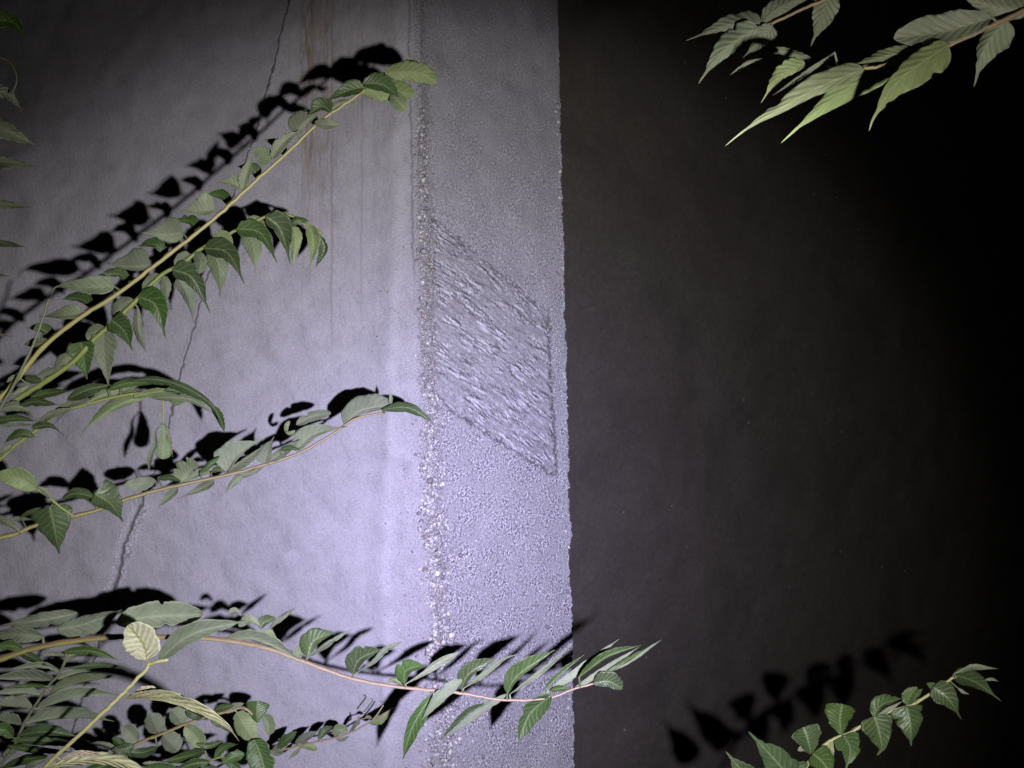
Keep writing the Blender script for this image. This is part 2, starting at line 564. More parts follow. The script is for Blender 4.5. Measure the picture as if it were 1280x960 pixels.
pale = 0.20 * np.exp(-((PX - rx) / 8.0) ** 2) * np.clip(0.6 + 0.5 * fnoise(h, w, 2, 14), 0, 1)
pale = np.maximum(pale, gw * np.clip(0.30 * (grit - 0.8), 0, 0.6))
pale = np.maximum(pale, 0.5 * lip * np.clip(fnoise(h, w, 2, 8), 0, 1))
H = H * inside
fade = 1 - smooth(0.985, 1.0, w01[None, :] + 0 * PX)
H *= fade
Dd = DC + 0.00007 * np.maximum(CX - PX, 0)
X = (PX - 640) / F * Dd
Z = CZ + (480 - PY) / F * Dd
Yv = Dd - H
o = new_mesh('wall_face', np.stack([X, Yv, Z], -1).reshape(-1, 3), grid_faces(h, w)[:, ::-1], mats=[M_WALL], parent=pier)
to_local(o)
add_attr(o, 'rust', rust * inside)
add_attr(o, 'dirt_shade', dirt_shade * inside)
add_attr(o, 'pale', pale * inside)
corner_pts = np.stack([X[:, -1], Yv[:, -1], Z[:, -1]], -1)

# chamfer face ---------------------------------------------------
STEP[:] = [1.2, 0.75]
na = 235
a01 = np.linspace(0, 1, na)
ey = edge_px(ys)
jag = 0.35 * fnoise(nrow, 64, 2.0, 14)[:, 5] + 0.9 * fnoise(nrow, 64, 6, 120, 1.0)[:, 9] - 1.6 * np.clip(fnoise(nrow, 64, 4, 40)[:, 20] - 1.5, 0, 2)
jag = jag * smooth(-20, 200, ys) * (ys < 1000)
Ex = (ey - 640) / F * DE
Ez = CZ + (480 - ys) / F * DE
# rows keep the height of the corner row so the sheet stays a plane
Ec = np.stack([Ex, np.full(nrow, DE), Ez], -1)
A = a01[None, :, None]
Pg = corner_pts[:, None, :] * (1 - A) + Ec[:, None, :] * A
td0 = (Ec - corner_pts) / np.linalg.norm(Ec - corner_pts, axis=1)[:, None]
Pg = Pg + td0[:, None, :] * (1.3 * jag * DE / F)[:, None, None] * (A ** 14)
QX = (Pg[..., 0] / Pg[..., 1]) * F + 640
QY = 480 - (Pg[..., 2] - CZ) / Pg[..., 1] * F
h, w = QX.shape
rough = np.interp(QY, [-60, 150, 300, 420, 620, 960], [0.28, 0.42, 0.6, 0.85, 1.0, 1.0])
gA = fnoise(h, w, 2.0, 6.0)
gB = fnoise(h, w, 3.2, 13)
Hc = 0.0020 * fnoise(h, w, 40, 180, 1.0) + rough * (0.0008 * gA + 0.0006 * gB)
# the wood-grained panel: a parallelogram with grooved borders
slope = 0.735
ctop = np.interp(QX, [530, 560, 600, 640, 665, 700], [262, 286, 318, 351, 373, 404])
cbot = np.interp(QX, [530, 545, 560, 590, 615, 650, 697], [470, 490, 509, 529, 546, 567, 596])
wob = 2.6 * fnoise(h, w, 5, 60, .5)
crt = np.interp(QY, [380, 480, 595], [686, 690, 697])
lft = corner_px(QY) + 9
ins = smooth(-3, 3, QY - ctop + wob) * smooth(-2, 2, cbot - QY + 0.8 * wob) * smooth(-1.5, 1.5, crt - QX + 0.5 * wob) * smooth(-3, 3, QX - lft + wob)
ga = math.radians(37)
grain = fnoise(h, w, 2.0, 10, 0.2, ga, 3.6)
grain2 = fnoise(h, w, 3.4, 34, 0.5, ga, 6.0)
# layered flakes: broken terraces that step down across the grain
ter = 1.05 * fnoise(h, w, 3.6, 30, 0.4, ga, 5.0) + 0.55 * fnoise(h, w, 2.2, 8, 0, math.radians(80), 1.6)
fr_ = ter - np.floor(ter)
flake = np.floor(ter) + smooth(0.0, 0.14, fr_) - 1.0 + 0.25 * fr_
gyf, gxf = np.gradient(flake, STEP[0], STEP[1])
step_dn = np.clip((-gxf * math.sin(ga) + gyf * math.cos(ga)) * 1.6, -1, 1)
wear = np.clip(0.55 + 0.6 * fnoise(h, w, 14, 90, 0.4, ga, 2.0), 0.08, 1.0)
spk = 0.7 * gA + 0.5 * gB
Hp = 0.0005 * grain + 0.0008 * grain2 + 0.0009 * flake * (0.4 + 0.6 * wear) + 0.0004 * gA
Hc = Hc * (1 - ins) + (Hp + 0.002) * ins
gt = np.exp(-((QY - ctop + 0.7 * wob - 2) / 2.6) ** 2) * smooth(-6, 4, QX - lft) * (1 - smooth(668, 685, QX)) * np.clip(0.75 + 0.6 * grain, 0, 1.5)
gt2 = 0.7 * np.exp(-((QY - ctop + wob - 13) / 3.0) ** 2) * smooth(-6, 4, QX - lft) * (1 - smooth(655, 675, QX)) * np.clip(0.5 + 0.9 * grain, 0, 1.4)
gb = np.exp(-((QY - cbot + 0.5 * wob) / 2.2) ** 2) * smooth(-6, 10, QX - lft) * (1 - smooth(690, 699, QX))
gr = np.exp(-((QX - crt + 0.5 * wob) / 2.4) ** 2) * smooth(380, 410, QY) * (1 - smooth(585, 600, QY))
gl = 0.8 * np.exp(-((QX - lft + wob) / 3.0) ** 2) * smooth(265, 290, QY) * (1 - smooth(470, 500, QY)) * np.clip(0.5 + 0.7 * fnoise(h, w, 2, 20), 0, 1)
groove = np.clip(gt + gt2 + gb + gr + gl, 0, 1.2)
Hc -= 0.007 * groove
dc = 0.9 * np.clip(groove, 0, 1)
dc = np.maximum(dc, ins * np.clip(0.30 * (-grain - 0.6) + 0.30 * (-grain2 - 0.9), 0, 0.6))
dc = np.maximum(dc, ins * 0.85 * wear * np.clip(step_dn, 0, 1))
dc = np.maximum(dc, ins * np.clip((-spk - 0.6) * 0.4, 0, 0.5))
dc = np.maximum(dc, ins * (0.02 + 0.22 * (np.floor(ter) < -1)))
pits = np.maximum(fnoise(h, w, 1.6, 6) - 2.3, 0)
dc = np.maximum(dc, np.clip(pits * 1.3, 0, 0.7) * smooth(-40, 120, QY))
Hc -= 0.003 * np.minimum(pits, 1) * (1 - ins)
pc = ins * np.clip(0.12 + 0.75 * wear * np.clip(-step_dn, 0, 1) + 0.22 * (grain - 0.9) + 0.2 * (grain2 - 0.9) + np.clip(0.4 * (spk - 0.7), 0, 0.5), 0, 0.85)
# two chipped white flakes in the panel
for (fx, fy) in [(601, 405), (605, 412), (652, 503)]:
    du = (QX - fx) * math.cos(ga) + (QY - fy) * math.sin(ga)
    dv = -(QX - fx) * math.sin(ga) + (QY - fy) * math.cos(ga)
    pc = np.maximum(pc, 1.0 * np.exp(-(du / 7.0) ** 4 - (dv / 1.7) ** 2))
gritw = rough * (1 - ins) * np.clip(0.8 + 0.35 * fnoise(h, w, 15, 120, 0.6), 0.3, 1.25)
gl_ = 0.8 * gA + 0.6 * gB
pc = np.maximum(pc, gritw * np.clip((gl_ - 0.50) * 1.05, 0, 1.0))
dc = np.maximum(dc, gritw * np.clip((-gl_ - 0.10) * 0.70, 0, 0.88))
# efflorescence dribbles on the upper chamfer
ef = np.maximum(fnoise(h, w, 2.0, 24, 0.3, math.radians(95), 2.6) - 1.35, 0) * smooth(180, 300, QY) * (1 - smooth(350, 430, QY)) * (1 - ins)
pc = np.maximum(pc, np.clip(ef * 0.7, 0, 0.55))
dc = np.maximum(dc, 0.20 * (1 - smooth(60, 330, QY)) * (1 - ins))  # beam's dimming painted into the upper chamfer, along with its greyer cement
cb = np.exp(-((QX - corner_px(QY) - 3) / np.interp(QY, [0, 300, 700], [5.0, 7.0, 11.0])) ** 2)
dc = np.maximum(dc, cb * np.clip(0.30 + 0.45 * gB, 0, 0.75))
pc = np.maximum(pc, cb * np.clip(0.5 * (gA - 0.6), 0, 0.9) * smooth(100, 300, QY))
ln2 = np.exp(-((QX - corner_px(QY) - 11 + wob) / 1.6) ** 2) * np.clip(0.8 + 0.5 * gB, 0, 1) * (1 - smooth(520, 640, QY))
dc = np.maximum(dc, 0.6 * ln2)
Hc -= 0.004 * ln2
fadec = smooth(0.0, 0.02, a01)[None, :] * (1 - 0.75 * smooth(0.985, 1.0, a01))[None, :]
insy = (smooth(-60, -20, QY) * (1 - smooth(1000, 1020, QY)))
Hc = Hc * fadec * insy
tdir = Vector((Ec[nrow // 2] - corner_pts[nrow // 2])).normalized()
nrm = np.array(Vector((tdir.y, -tdir.x, 0)).normalized())
Pg = Pg + Hc[..., None] * nrm
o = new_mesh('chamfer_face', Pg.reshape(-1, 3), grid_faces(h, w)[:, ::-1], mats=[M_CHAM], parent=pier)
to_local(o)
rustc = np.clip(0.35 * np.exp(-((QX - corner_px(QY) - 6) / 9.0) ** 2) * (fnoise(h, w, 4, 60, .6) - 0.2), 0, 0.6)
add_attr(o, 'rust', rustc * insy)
add_attr(o, 'dirt_shade', dc * insy)
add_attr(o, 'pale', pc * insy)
edge_pts = Pg[:, -1, :]

# the far flank of the pier, running back to the dark wall
flank = []
kk = 8
for j in range(kk):
    t = j / (kk - 1)
    q = edge_pts.copy()
    q[:, 1] += t * 2.4
    q[:, 0] -= 0.05 * min(1, t * 8) + 0.25 * t
    flank.append(q)
Fk = np.stack(flank, 1)
o = new_mesh('flank_face', Fk.reshape(-1, 3), grid_faces(nrow, kk)[:, ::-1], mats=[M_CHAM], parent=pier)
to_local(o)
for nm in ('rust', 'dirt_shade', 'pale'):
    add_attr(o, nm, np.zeros(nrow * kk))

# exposed aggregate along the weathered corner and the outer edge: hundreds of grit-sized stones
import bmesh
bm = bmesh.new()
bmesh.ops.create_icosphere(bm, subdivisions=1, radius=1.0)
IV = np.array([v.co[:] for v in bm.verts])
IF = np.array([[v.index for v in f.verts] for f in bm.faces])
bm.free()
r = np.random.default_rng(5)
SV, SF, ST = [], [], []
cnt = 0
corner_mid = corner_pts


def stone(p, rad, tone, flat):
    global cnt
    v = IV * (1 + 0.28 * r.standard_normal((len(IV), 1)))
    sc = np.array([1.0, flat, 1.0]) * (1 + 0.35 * r.standard_normal(3)).clip(0.5, 1.7)
    v = v * sc
    a = r.uniform(0, 6.28)
    ca, sa = math.cos(a), math.sin(a)
    v = np.stack([v[:, 0] * ca - v[:, 2] * sa, v[:, 1], v[:, 0] * sa + v[:, 2] * ca], -1) * rad + np.array(p)
    SV.append(v)
    SF.append(IF + cnt)
    ST.append(np.full(len(IV), tone))
    cnt += len(IV)


def on_pier(x, y):
    cx = float(corner_px(y))
    if x <= cx:
        return px(x, y, DC)
    a = min(1.0, (x - cx) / (float(edge_px(y)) - cx))
    # chamfer plane: cut the pixel ray with it
    c0 = px(cx, y, DC)
    n = Vector(nrm)
    ray = Vector(((x - 640) / F, 1.0, (480 - y) / F))
    cpos = Vector((0, 0, CZ))
    t = (c0 - cpos).dot(n) / ray.dot(n)
    return cpos + ray * t


dens = [(-60, 130, 110, 4.5, 1.6), (130, 300, 480, 5.5, 2.3), (300, 500, 620, 6.5, 2.3), (500, 640, 800, 9, 2.5), (640, 830, 1300, 11, 2.7), (830, 1000, 1000, 13, 2.5)]
for (y0, y1, n, sg, rp) in dens:
    for _ in range(n):
        y = r.uniform(y0, y1)
        x = float(corner_px(y)) + r.normal(0, sg * 0.75) + (0 if y < 480 else 2)
        rad = max(0.7, r.normal(rp * 0.6, rp * 0.28)) * 2.4 / F
        u = r.uniform()
        tone = r.uniform(0.05, 0.5) if u < (0.62 if y < 480 else 0.42) else (r.uniform(0.5, 0.83) if u < (0.86 if y < 480 else 0.96) else r.uniform(0.86, 1))
        p = on_pier(x, y)
        stone(p, rad, tone, 0.32)
for _ in range(260):            # grit showing on the outer edge
    y = r.uniform(120, 1000)
    x = float(edge_px(y)) - abs(r.normal(0, 3.5)) - 1.0
    stone(on_pier(x, y), max(0.6, r.normal(1.3, 0.5)) * 2.7 / F, r.uniform(0.15, 0.84), 0.4)
for _ in range(900):            # and scattered over the lower chamfer
    y = 1000 - abs(r.normal(0, 300))
    c0, e0 = float(corner_px(y)), float(edge_px(y))
    stone(on_pier(r.uniform(c0 + 14, e0 - 4), y), max(0.5, r.normal(0.95, 0.35)) * 2.6 / F, r.uniform(0.1, 0.82), 0.35)
for _ in range(260):
    y = r.uniform(300, 1000)
    x = float(corner_px(y)) - abs(r.normal(0, 28)) - 8
    stone(on_pier(x, y), max(0.4, r.normal(0.8, 0.3)) * 2.4 / F, r.uniform(0.1, 0.82), 0.4)
V = np.concatenate(SV)
me = bpy.data.meshes.new('exposed_aggregate')
FF = np.concatenate(SF).astype(np.int32)
me.vertices.add(len(V)); me.vertices.foreach_set('co', V.astype(np.float32).ravel())
me.loops.add(len(FF) * 3); me.loops.foreach_set('vertex_index', FF.ravel())
me.polygons.add(len(FF))
me.polygons.foreach_set('loop_start', np.arange(0, len(FF) * 3, 3, dtype=np.int32))
me.polygons.foreach_set('loop_total', np.full(len(FF), 3, dtype=np.int32))
me.update(calc_edges=True)
me.materials.append(M_STONE)
o = bpy.data.objects.new('exposed_aggregate', me)
col.objects.link(o)
o.parent = pier
to_local(o)
o['kind'] = 'stuff'
add_attr(o, 'tone', np.concatenate(ST))

# ------------------------------------------------------------------ foliage
def catmull(P, n):
    P = [np.asarray(p, float) for p in P]
    if len(P) == 2:
        t = np.linspace(0, 1, n)[:, None]
        return P[0] * (1 - t) + P[1] * t
    P = [2 * P[0] - P[1]] + P + [2 * P[-1] - P[-2]]
    seg = len(P) - 3
    L = np.array([np.linalg.norm(P[i + 2] - P[i + 1]) for i in range(seg)])
    cum = np.concatenate([[0], np.cumsum(L)]) / L.sum()
    out = []
    for s in np.linspace(0, 1, n):
        i = min(seg - 1, int(np.searchsorted(cum, s, side='right') - 1))
        t = (s - cum[i]) / max(1e-9, cum[i + 1] - cum[i])
        p0, p1, p2, p3 = P[i], P[i + 1], P[i + 2], P[i + 3]
        out.append(0.5 * (2 * p1 + (p2 - p0) * t + (2 * p0 - 5 * p1 + 4 * p2 - p3) * t * t + (3 * p1 - p0 - 3 * p2 + p3) * t ** 3))
    return np.array(out)


def prof(kind, s0, tail=0.0):
    s = np.clip(s0 / (1 - tail), 0, 1)
    if kind == 'r':
        f = np.sin(np.pi * s ** 0.56).clip(0) ** 0.72 * (1 - 0.40 * s ** 2.5)
    elif kind == 'h':
        f = np.sin(np.pi * s ** 0.42).clip(0) ** 0.68 * (1 - 0.12 * s)
    elif kind == 'e':
        f = np.sin(np.pi * s ** 0.8).clip(0) ** 0.75
    elif kind == 'o':
        f = (1 - np.abs(2 * s - 1) ** 2.4).clip(0) ** 0.62
    elif kind == 'l':
        f = np.sin(np.pi * s ** 0.85) ** 1.2
    elif kind == 'v':
        f = (s ** 0.75) * (1 - s ** 10).clip(0) ** 0.6 + 0.04
    elif kind == 'w':      # widest near the tip
        f = np.sin(np.pi * s ** 1.7) ** 0.8 + 0.12 * (1 - s)
    f = np.nan_to_num(f)
    f = f / f.max()
    if tail:
        f = np.maximum(f, 0.10 * np.clip((1 - s0) / tail, 0, 1) ** 0.6 * (s0 > 0.5))
    return f


class Branch:
    def __init__(s, name, label, cat, base, d, group=None, x0=0, x1=1000, d1=None):
        s.d0, s.d1, s.x0, s.x1 = d, (d if d1 is None else d1), x0, x1
        s.e = bpy.data.objects.new(name, None)
        s.e.location = px(base[0], base[1], s.depth(base[0]))
        s.e.empty_display_size = 0.05
        col.objects.link(s.e)
        tag(s.e, label, cat, group)
        bpy.context.view_layer.update()
        s.inv = s.e.matrix_world.inverted()
        s.stems = []
        s.rng = np.random.default_rng(abs(hash(label)) % 1000 if False else sum(map(ord, label)))

    def depth(s, x):
        t = min(1.0, max(-0.3, (x - s.x0) / (s.x1 - s.x0)))
        return s.d0 + (s.d1 - s.d0) * t

    def link(s, o):
        o.parent = s.e
        o.matrix_parent_inverse = s.inv

    def stem(s, pts, r0, r1, mat, name='stem', dz=0.0, knots=True):
        P3 = [px(x, y, s.depth(x) + dz) for x, y in pts]
        n = max(10, len(pts) * 9)
        C = catmull(P3, n)
        C = C + min(0.0006, 0.1 * np.linalg.norm(C[1] - C[0])) * (r1 / 2 + 0.4) * s.rng.standard_normal(C.shape) * np.array([1, 1, 1]) * (np.arange(n)[:, None] % 3 == 0)
        s.stems.append(C)
        rr_ = np.linspace(r0, r1, n) * np.array([c[1] for c in C]) / F
        for nd in (np.arange(0.06, 1.0, 0.055) if len(pts) > 8 else []):     # nodes where leaf stalks leave the stem
            rr_ = rr_ * (1 + 0.16 * np.exp(-((np.linspace(0, 1, n) - nd - 0.01 * s.rng.standard_normal()) / 0.006) ** 2))
        rr_ = rr_ * (1 + 0.03 * s.rng.standard_normal(n))
        V, UV = [], []
        m = 8
        T = np.gradient(C, axis=0)
        for i in range(n):
            t = T[i] / np.linalg.norm(T[i])
            u = np.cross(t, [0, 1.0, 0])
            u /= np.linalg.norm(u) + 1e-9
            v = np.cross(t, u)
            for k in range(m):
                a = 2 * math.pi * k / m
                V.append(C[i] + rr_[i] * (u * math.cos(a) + v * math.sin(a)))
                UV.append((k / m, i / (n - 1)))
        fs = []
        for i in range(n - 1):
            for k in range(m):
                a, b = i * m + k, i * m + (k + 1) % m
                fs.append((a, b, b + m, a + m))
        V.append(C[0]); UV.append((0, 0))
        V.append(C[-1] + T[-1] / np.linalg.norm(T[-1]) * rr_[-1]); UV.append((0, 1))
        c0, c1 = len(V) - 2, len(V) - 1
        for k in range(m):
            fs.append((c0, (k + 1) % m, k))
            fs.append((c1, (n - 1) * m + k, (n - 1) * m + (k + 1) % m))
        o = new_mesh(name, V, faces=fs, mats=[mat], uv=UV)
        s.link(o)
        return o

    def leaf(s, mid, wa, wb, face='u', pf='r', dz=None, z1=None, fa=None, fb=None, name='leaflet'):
        """mid: midrib in pixels, base to tip; wa / wb: half widths in pixels left / right of it"""
        g = s.rng
        ns, nh = 46, 6
        M = catmull(mid, ns)
        L = np.linalg.norm(np.diff(M, axis=0), axis=1).sum()
        T = np.gradient(M, axis=0)
        T /= np.linalg.norm(T, axis=1)[:, None] + 1e-9
        N = np.stack([T[:, 1], -T[:, 0]], -1)
        S = np.linspace(0, 1, ns)
        W = prof(pf, S, {'r': 0.15, 'h': 0.13, 'e': 0.07}.get(pf, 0.0) if L > 34 else 0.0)
        D = s.depth(mid[0][0])
        m_px = D / F
        if dz is None:
            dz = {'t': -0.010, 'u': 0.004}.get(face, -0.002) + g.uniform(-0.004, 0.004)
        if z1 is None:
            z1 = g.uniform(-0.35, 0.35) * L * m_px
        curl = g.uniform(-0.17, 0.17) * L * m_px
        fs_ = g.choice([-1, 1])

        def fold(wd, given):
            if given is not None:
                return given
            want = 0.19 * L
            k = math.sqrt(max(0.04, (want / max(wd, 0.6)) ** 2 - 1)) if want > wd else 0.25
            return fs_ * min(0.75, k * 0.8 + 0.1)
        ka, kb = fold(wa, fa), fold(wb, fb)
        ph = g.uniform(0, 6.28, 4)
        nv = 9.0
        rows_f, rows_b, uv = [], [], []
        th = 0.00035
        jag_a = 1 + 0.045 * np.sin(S * 21 + ph[0]) + 0.02 * np.sin(S * 41 + ph[1]) + 0.012 * g.standard_normal(ns)
        jag_b = 1 + 0.045 * np.sin(S * 19 + ph[2]) + 0.02 * np.sin(S * 37 + ph[3]) + 0.012 * g.standard_normal(ns)
        for jg_ in (jag_a, jag_b):          # insect bites and torn margins
            if L > 30 and g.uniform() < 0.35:
                for _ in range(g.integers(1, 3)):
                    jg_ -= g.uniform(0.12, 0.38) * np.exp(-((S - g.uniform(0.2, 0.85)) / g.uniform(0.018, 0.05)) ** 2)
        q = np.arange(-nh, nh + 1)
        t = (np.abs(q) / nh)[None, :]
        pos_ = (q > 0)[None, :]
        wd = np.where(pos_, wa, wb)
        kk_ = np.where(pos_, ka, kb)
        jg = np.where(pos_, jag_a[:, None], jag_b[:, None])
        sg = np.where(pos_, 1.0, -1.0)
        Wc = W[:, None]
        Sc = S[:, None]
        off_ = sg * t * wd * Wc * (1 + (jg - 1) * t)
        PXl = M[:, 0:1] + N[:, 0:1] * off_
        PYl = M[:, 1:2] + N[:, 1:2] * off_
        dd = D + dz + z1 * Sc + curl * np.sin(np.pi * Sc) + kk_ * t ** 1.25 * wd * Wc * m_px
        sm = min(1.0, L / 45.0) * np.minimum(1.0, Wc * 1.5)
        # pleats between the side veins, stronger towards the margin
        dd = dd + 0.0007 * np.sin(2 * np.pi * (Sc * nv - 1.9 * t ** 0.8)) * (0.35 + 0.65 * t) * sm
        dd = dd + 0.0022 * np.sin(Sc * 11 + ph[1] + sg) * t * t * sm

        def unproj(d_):
            return np.stack([(PXl - 640) / F * d_, d_, CZ + (480 - PYl) / F * d_], -1).reshape(-1, 3)
        rows_f, rows_b = unproj(dd - th), unproj(dd + th)
        uv = np.stack([0.5 + 0.5 * q[None, :] / nh + 0 * Sc, Sc + 0.0 * t], -1).reshape(-1, 2).tolist()
        ncx = 2 * nh + 1
        gf = grid_faces(ns, ncx)
        off = ns * ncx
        faces = np.concatenate([gf, gf[:, ::-1] + off])
        mi = np.concatenate([np.zeros(len(gf)), np.ones(len(gf))])
        rim = []
        loop = [i for i in range(ncx)] + [i * ncx + ncx - 1 for i in range(1, ns)] + \
               [(ns - 1) * ncx + i for i in range(ncx - 2, -1, -1)] + [i * ncx for i in range(ns - 2, 0, -1)]
        for a, b in zip(loop, loop[1:] + loop[:1]):
            rim.append((b, a, a + off, b + off))
        faces = np.concatenate([faces, np.array(rim)])
        mi = np.concatenate([mi, np.zeros(len(rim))])
        V = np.concatenate([rows_f, rows_b])
        uvs = uv + uv
        # short stalk to the nearest stem
        base = np.array(px(mid[0][0], mid[0][1], D + dz))
        if s.stems:
            best = None
            for C in s.stems:
                pr = np.stack([C[:, 0] / C[:, 1] * F + 640, 480 - (C[:, 2] - CZ) / C[:, 1] * F], -1)
                dist = np.linalg.norm(pr - np.array(mid[0]), axis=1)
                j = int(dist.argmin())
                if best is None or dist[j] < best[0]:
                    best = (dist[j], C[j])
            if 1.0 < best[0] < 17 or best[0] <= 1.0:
                A_, B_ = np.array(best[1]), base
                ax = B_ - A_
                ln = np.linalg.norm(ax)
                if ln > 1e-4:
                    ax /= ln
                    u = np.cross(ax, [0.3, 1, 0.2]); u /= np.linalg.norm(u)
                    v = np.cross(ax, u)
                    st_ = len(V)
                    rad = max(0.7, min(1.3, L * 0.02)) * m_px
                    ring = []
                    for P_, rr0 in ((A_, rad * 1.2), (B_, rad), (np.array(px(M[3][0], M[3][1], D + dz + z1 * S[3] + curl * math.sin(math.pi * S[3]))), rad * 0.7)):
                        for k in range(5):
                            a = 2 * math.pi * k / 5
                            ring.append(P_ + rr0 * (u * math.cos(a) + v * math.sin(a)))
                    V = np.concatenate([V, np.array(ring)])
                    uvs = uvs + [(0.5, 0.0)] * 15
                    tf = []
                    for lv in range(2):
                        for k in range(5):
                            a, b = st_ + lv * 5 + k, st_ + lv * 5 + (k + 1) % 5
                            tf.append((a, b, b + 5, a + 5))
                    faces = np.concatenate([faces, np.array(tf)])
                    mi = np.concatenate([mi, np.zeros(len(tf))])
        o = new_mesh(name, V, faces, mats=list(LM[face]), mat_idx=mi, uv=uvs)
        s.link(o)
        return o

    def leaves(s, rows):
        for rw in rows:
            s.leaf(*rw[:3], **dict(zip(('face', 'pf'), rw[3:5])), **(rw[5] if len(rw) > 5 else {}))


GRP = 'wild saplings reaching over the pier'
# --- A: long pale stem rising to the upper middle
A = Branch('leafy_branch', 'long straight pale stem rising diagonally to the pier corner, pale leaflets along its top',
           'branch', (0, 497), 1.52, x0=0, x1=520, d1=1.62)
A.stem([(-220, 660), (-60, 545), (0, 497), (32, 460), (58, 430), (100, 397), (150, 365), (215, 315), (262, 278), (310, 235), (360, 190), (400, 152), (435, 128), (456, 112)], 3.9, 1.6, M_ST_Y)
A.stem([(-20, 545), (2, 508), (22, 472), (40, 434), (53, 400), (61, 374)], 2.2, 1.4, M_ST_D, name='twig', dz=-0.02)
A.leaves([
    ([(188, 332), (165, 334), (128, 329)], 5, 25, 'u', 'r'),
    ([(143, 358), (115, 360), (74, 358), (63, 370)], 8, 15, 'u', 'r'),
    ([(102, 391), (80, 394), (48, 396)], 6, 12, 'u', 'r'),
    ([(229, 291), (208, 294), (177, 291)], 10, 23, 'u', 'r'),
    ([(269, 262), (250, 264), (223, 263)], 6, 23, 'u', 'r'),
    ([(304, 236), (290, 229), (269, 228)], 5, 13, 'u', 'r'),
    ([(303, 238), (309, 215), (316, 194)], 9, 6, 'u', 'e'),
    ([(338, 202), (326, 192), (309, 185)], 11, 12, 'u', 'r'),
    ([(340, 198), (354, 178), (374, 163)], 9, 7, 'g', 'e'),
    ([(372, 169), (378, 156), (397, 142)], 18, 4, 'g', 'e'),
    ([(414, 140), (402, 133), (385, 144)], 5, 12, 't', 'e'),
    ([(454, 109), (436, 113), (403, 128)], 8, 12, 't', 'r'),
    ([(412, 138), (422, 130), (436, 124)], 4, 4, 'u', 'e'),
    ([(433, 127), (440, 130), (448, 127)], 3, 4, 'u', 'e'),
    ([(393, 153), (406, 156), (428, 157)], 8, 6, 'g', 'e'),
    ([(481, 92), (506, 90), (530, 93), (545, 104)], 14, 12, 'y', 'o', dict(dz=-0.03)),
    ([(455, 102), (470, 95), (487, 91)], 5, 5, 'u', 'e'),
    ([(453, 104), (478, 106), (500, 122)], 14, 9, 't', 'e', dict(dz=-0.025)),
    ([(450, 112), (485, 115), (519, 117)], 17, 12, 'y', 'o', dict(dz=0.01)),
    ([(489, 118), (498, 127), (508, 138)], 10, 10, 'y', 'o', dict(dz=-0.005)),
    ([(505, 79), (514, 74), (523, 79)], 3, 3, 'g', 'e'),
    ([(62, 427), (48, 430), (30, 431)], 4, 9, 'u', 'e'),
    ([(21, 469), (14, 473), (8, 478)], 3, 3, 'u', 'e'),
    ([(52, 475), (42, 475), (31, 472)], 5, 5, 't', 'o'),
    ([(36, 481), (25, 487), (15, 493)], 4, 3, 'u', 'e'),
    # the second row of leaflets, on the wall side of the stem
    ([(70, 422), (52, 412), (32, 410)], 4, 9, 't', 'e', dict(dz=0.09, fb=0.3)),
    ([(118, 386), (100, 374), (76, 374)], 4, 10, 't', 'e', dict(dz=0.09, fb=0.3)),
    ([(163, 355), (148, 343), (122, 344)], 4, 9, 't', 'e', dict(dz=0.09, fb=0.3)),
    ([(208, 321), (194, 306), (172, 308)], 4, 10, 't', 'e', dict(dz=0.09, fb=0.3)),
    ([(246, 291), (238, 277), (216, 276)], 4, 9, 't', 'e', dict(dz=0.09, fb=0.3)),
    ([(286, 257), (278, 246), (258, 242)], 4, 9, 't', 'e', dict(dz=0.08, fb=0.3)),
    ([(322, 224), (316, 212), (296, 208)], 5, 9, 't', 'e', dict(dz=0.07, fb=0.3)),
    ([(356, 194), (348, 182), (330, 174)], 5, 8, 't', 'e', dict(dz=0.06, fb=0.3)),
    ([(396, 156), (384, 146), (362, 146)], 5, 9, 't', 'e', dict(dz=0.05, fb=0.3)),
])

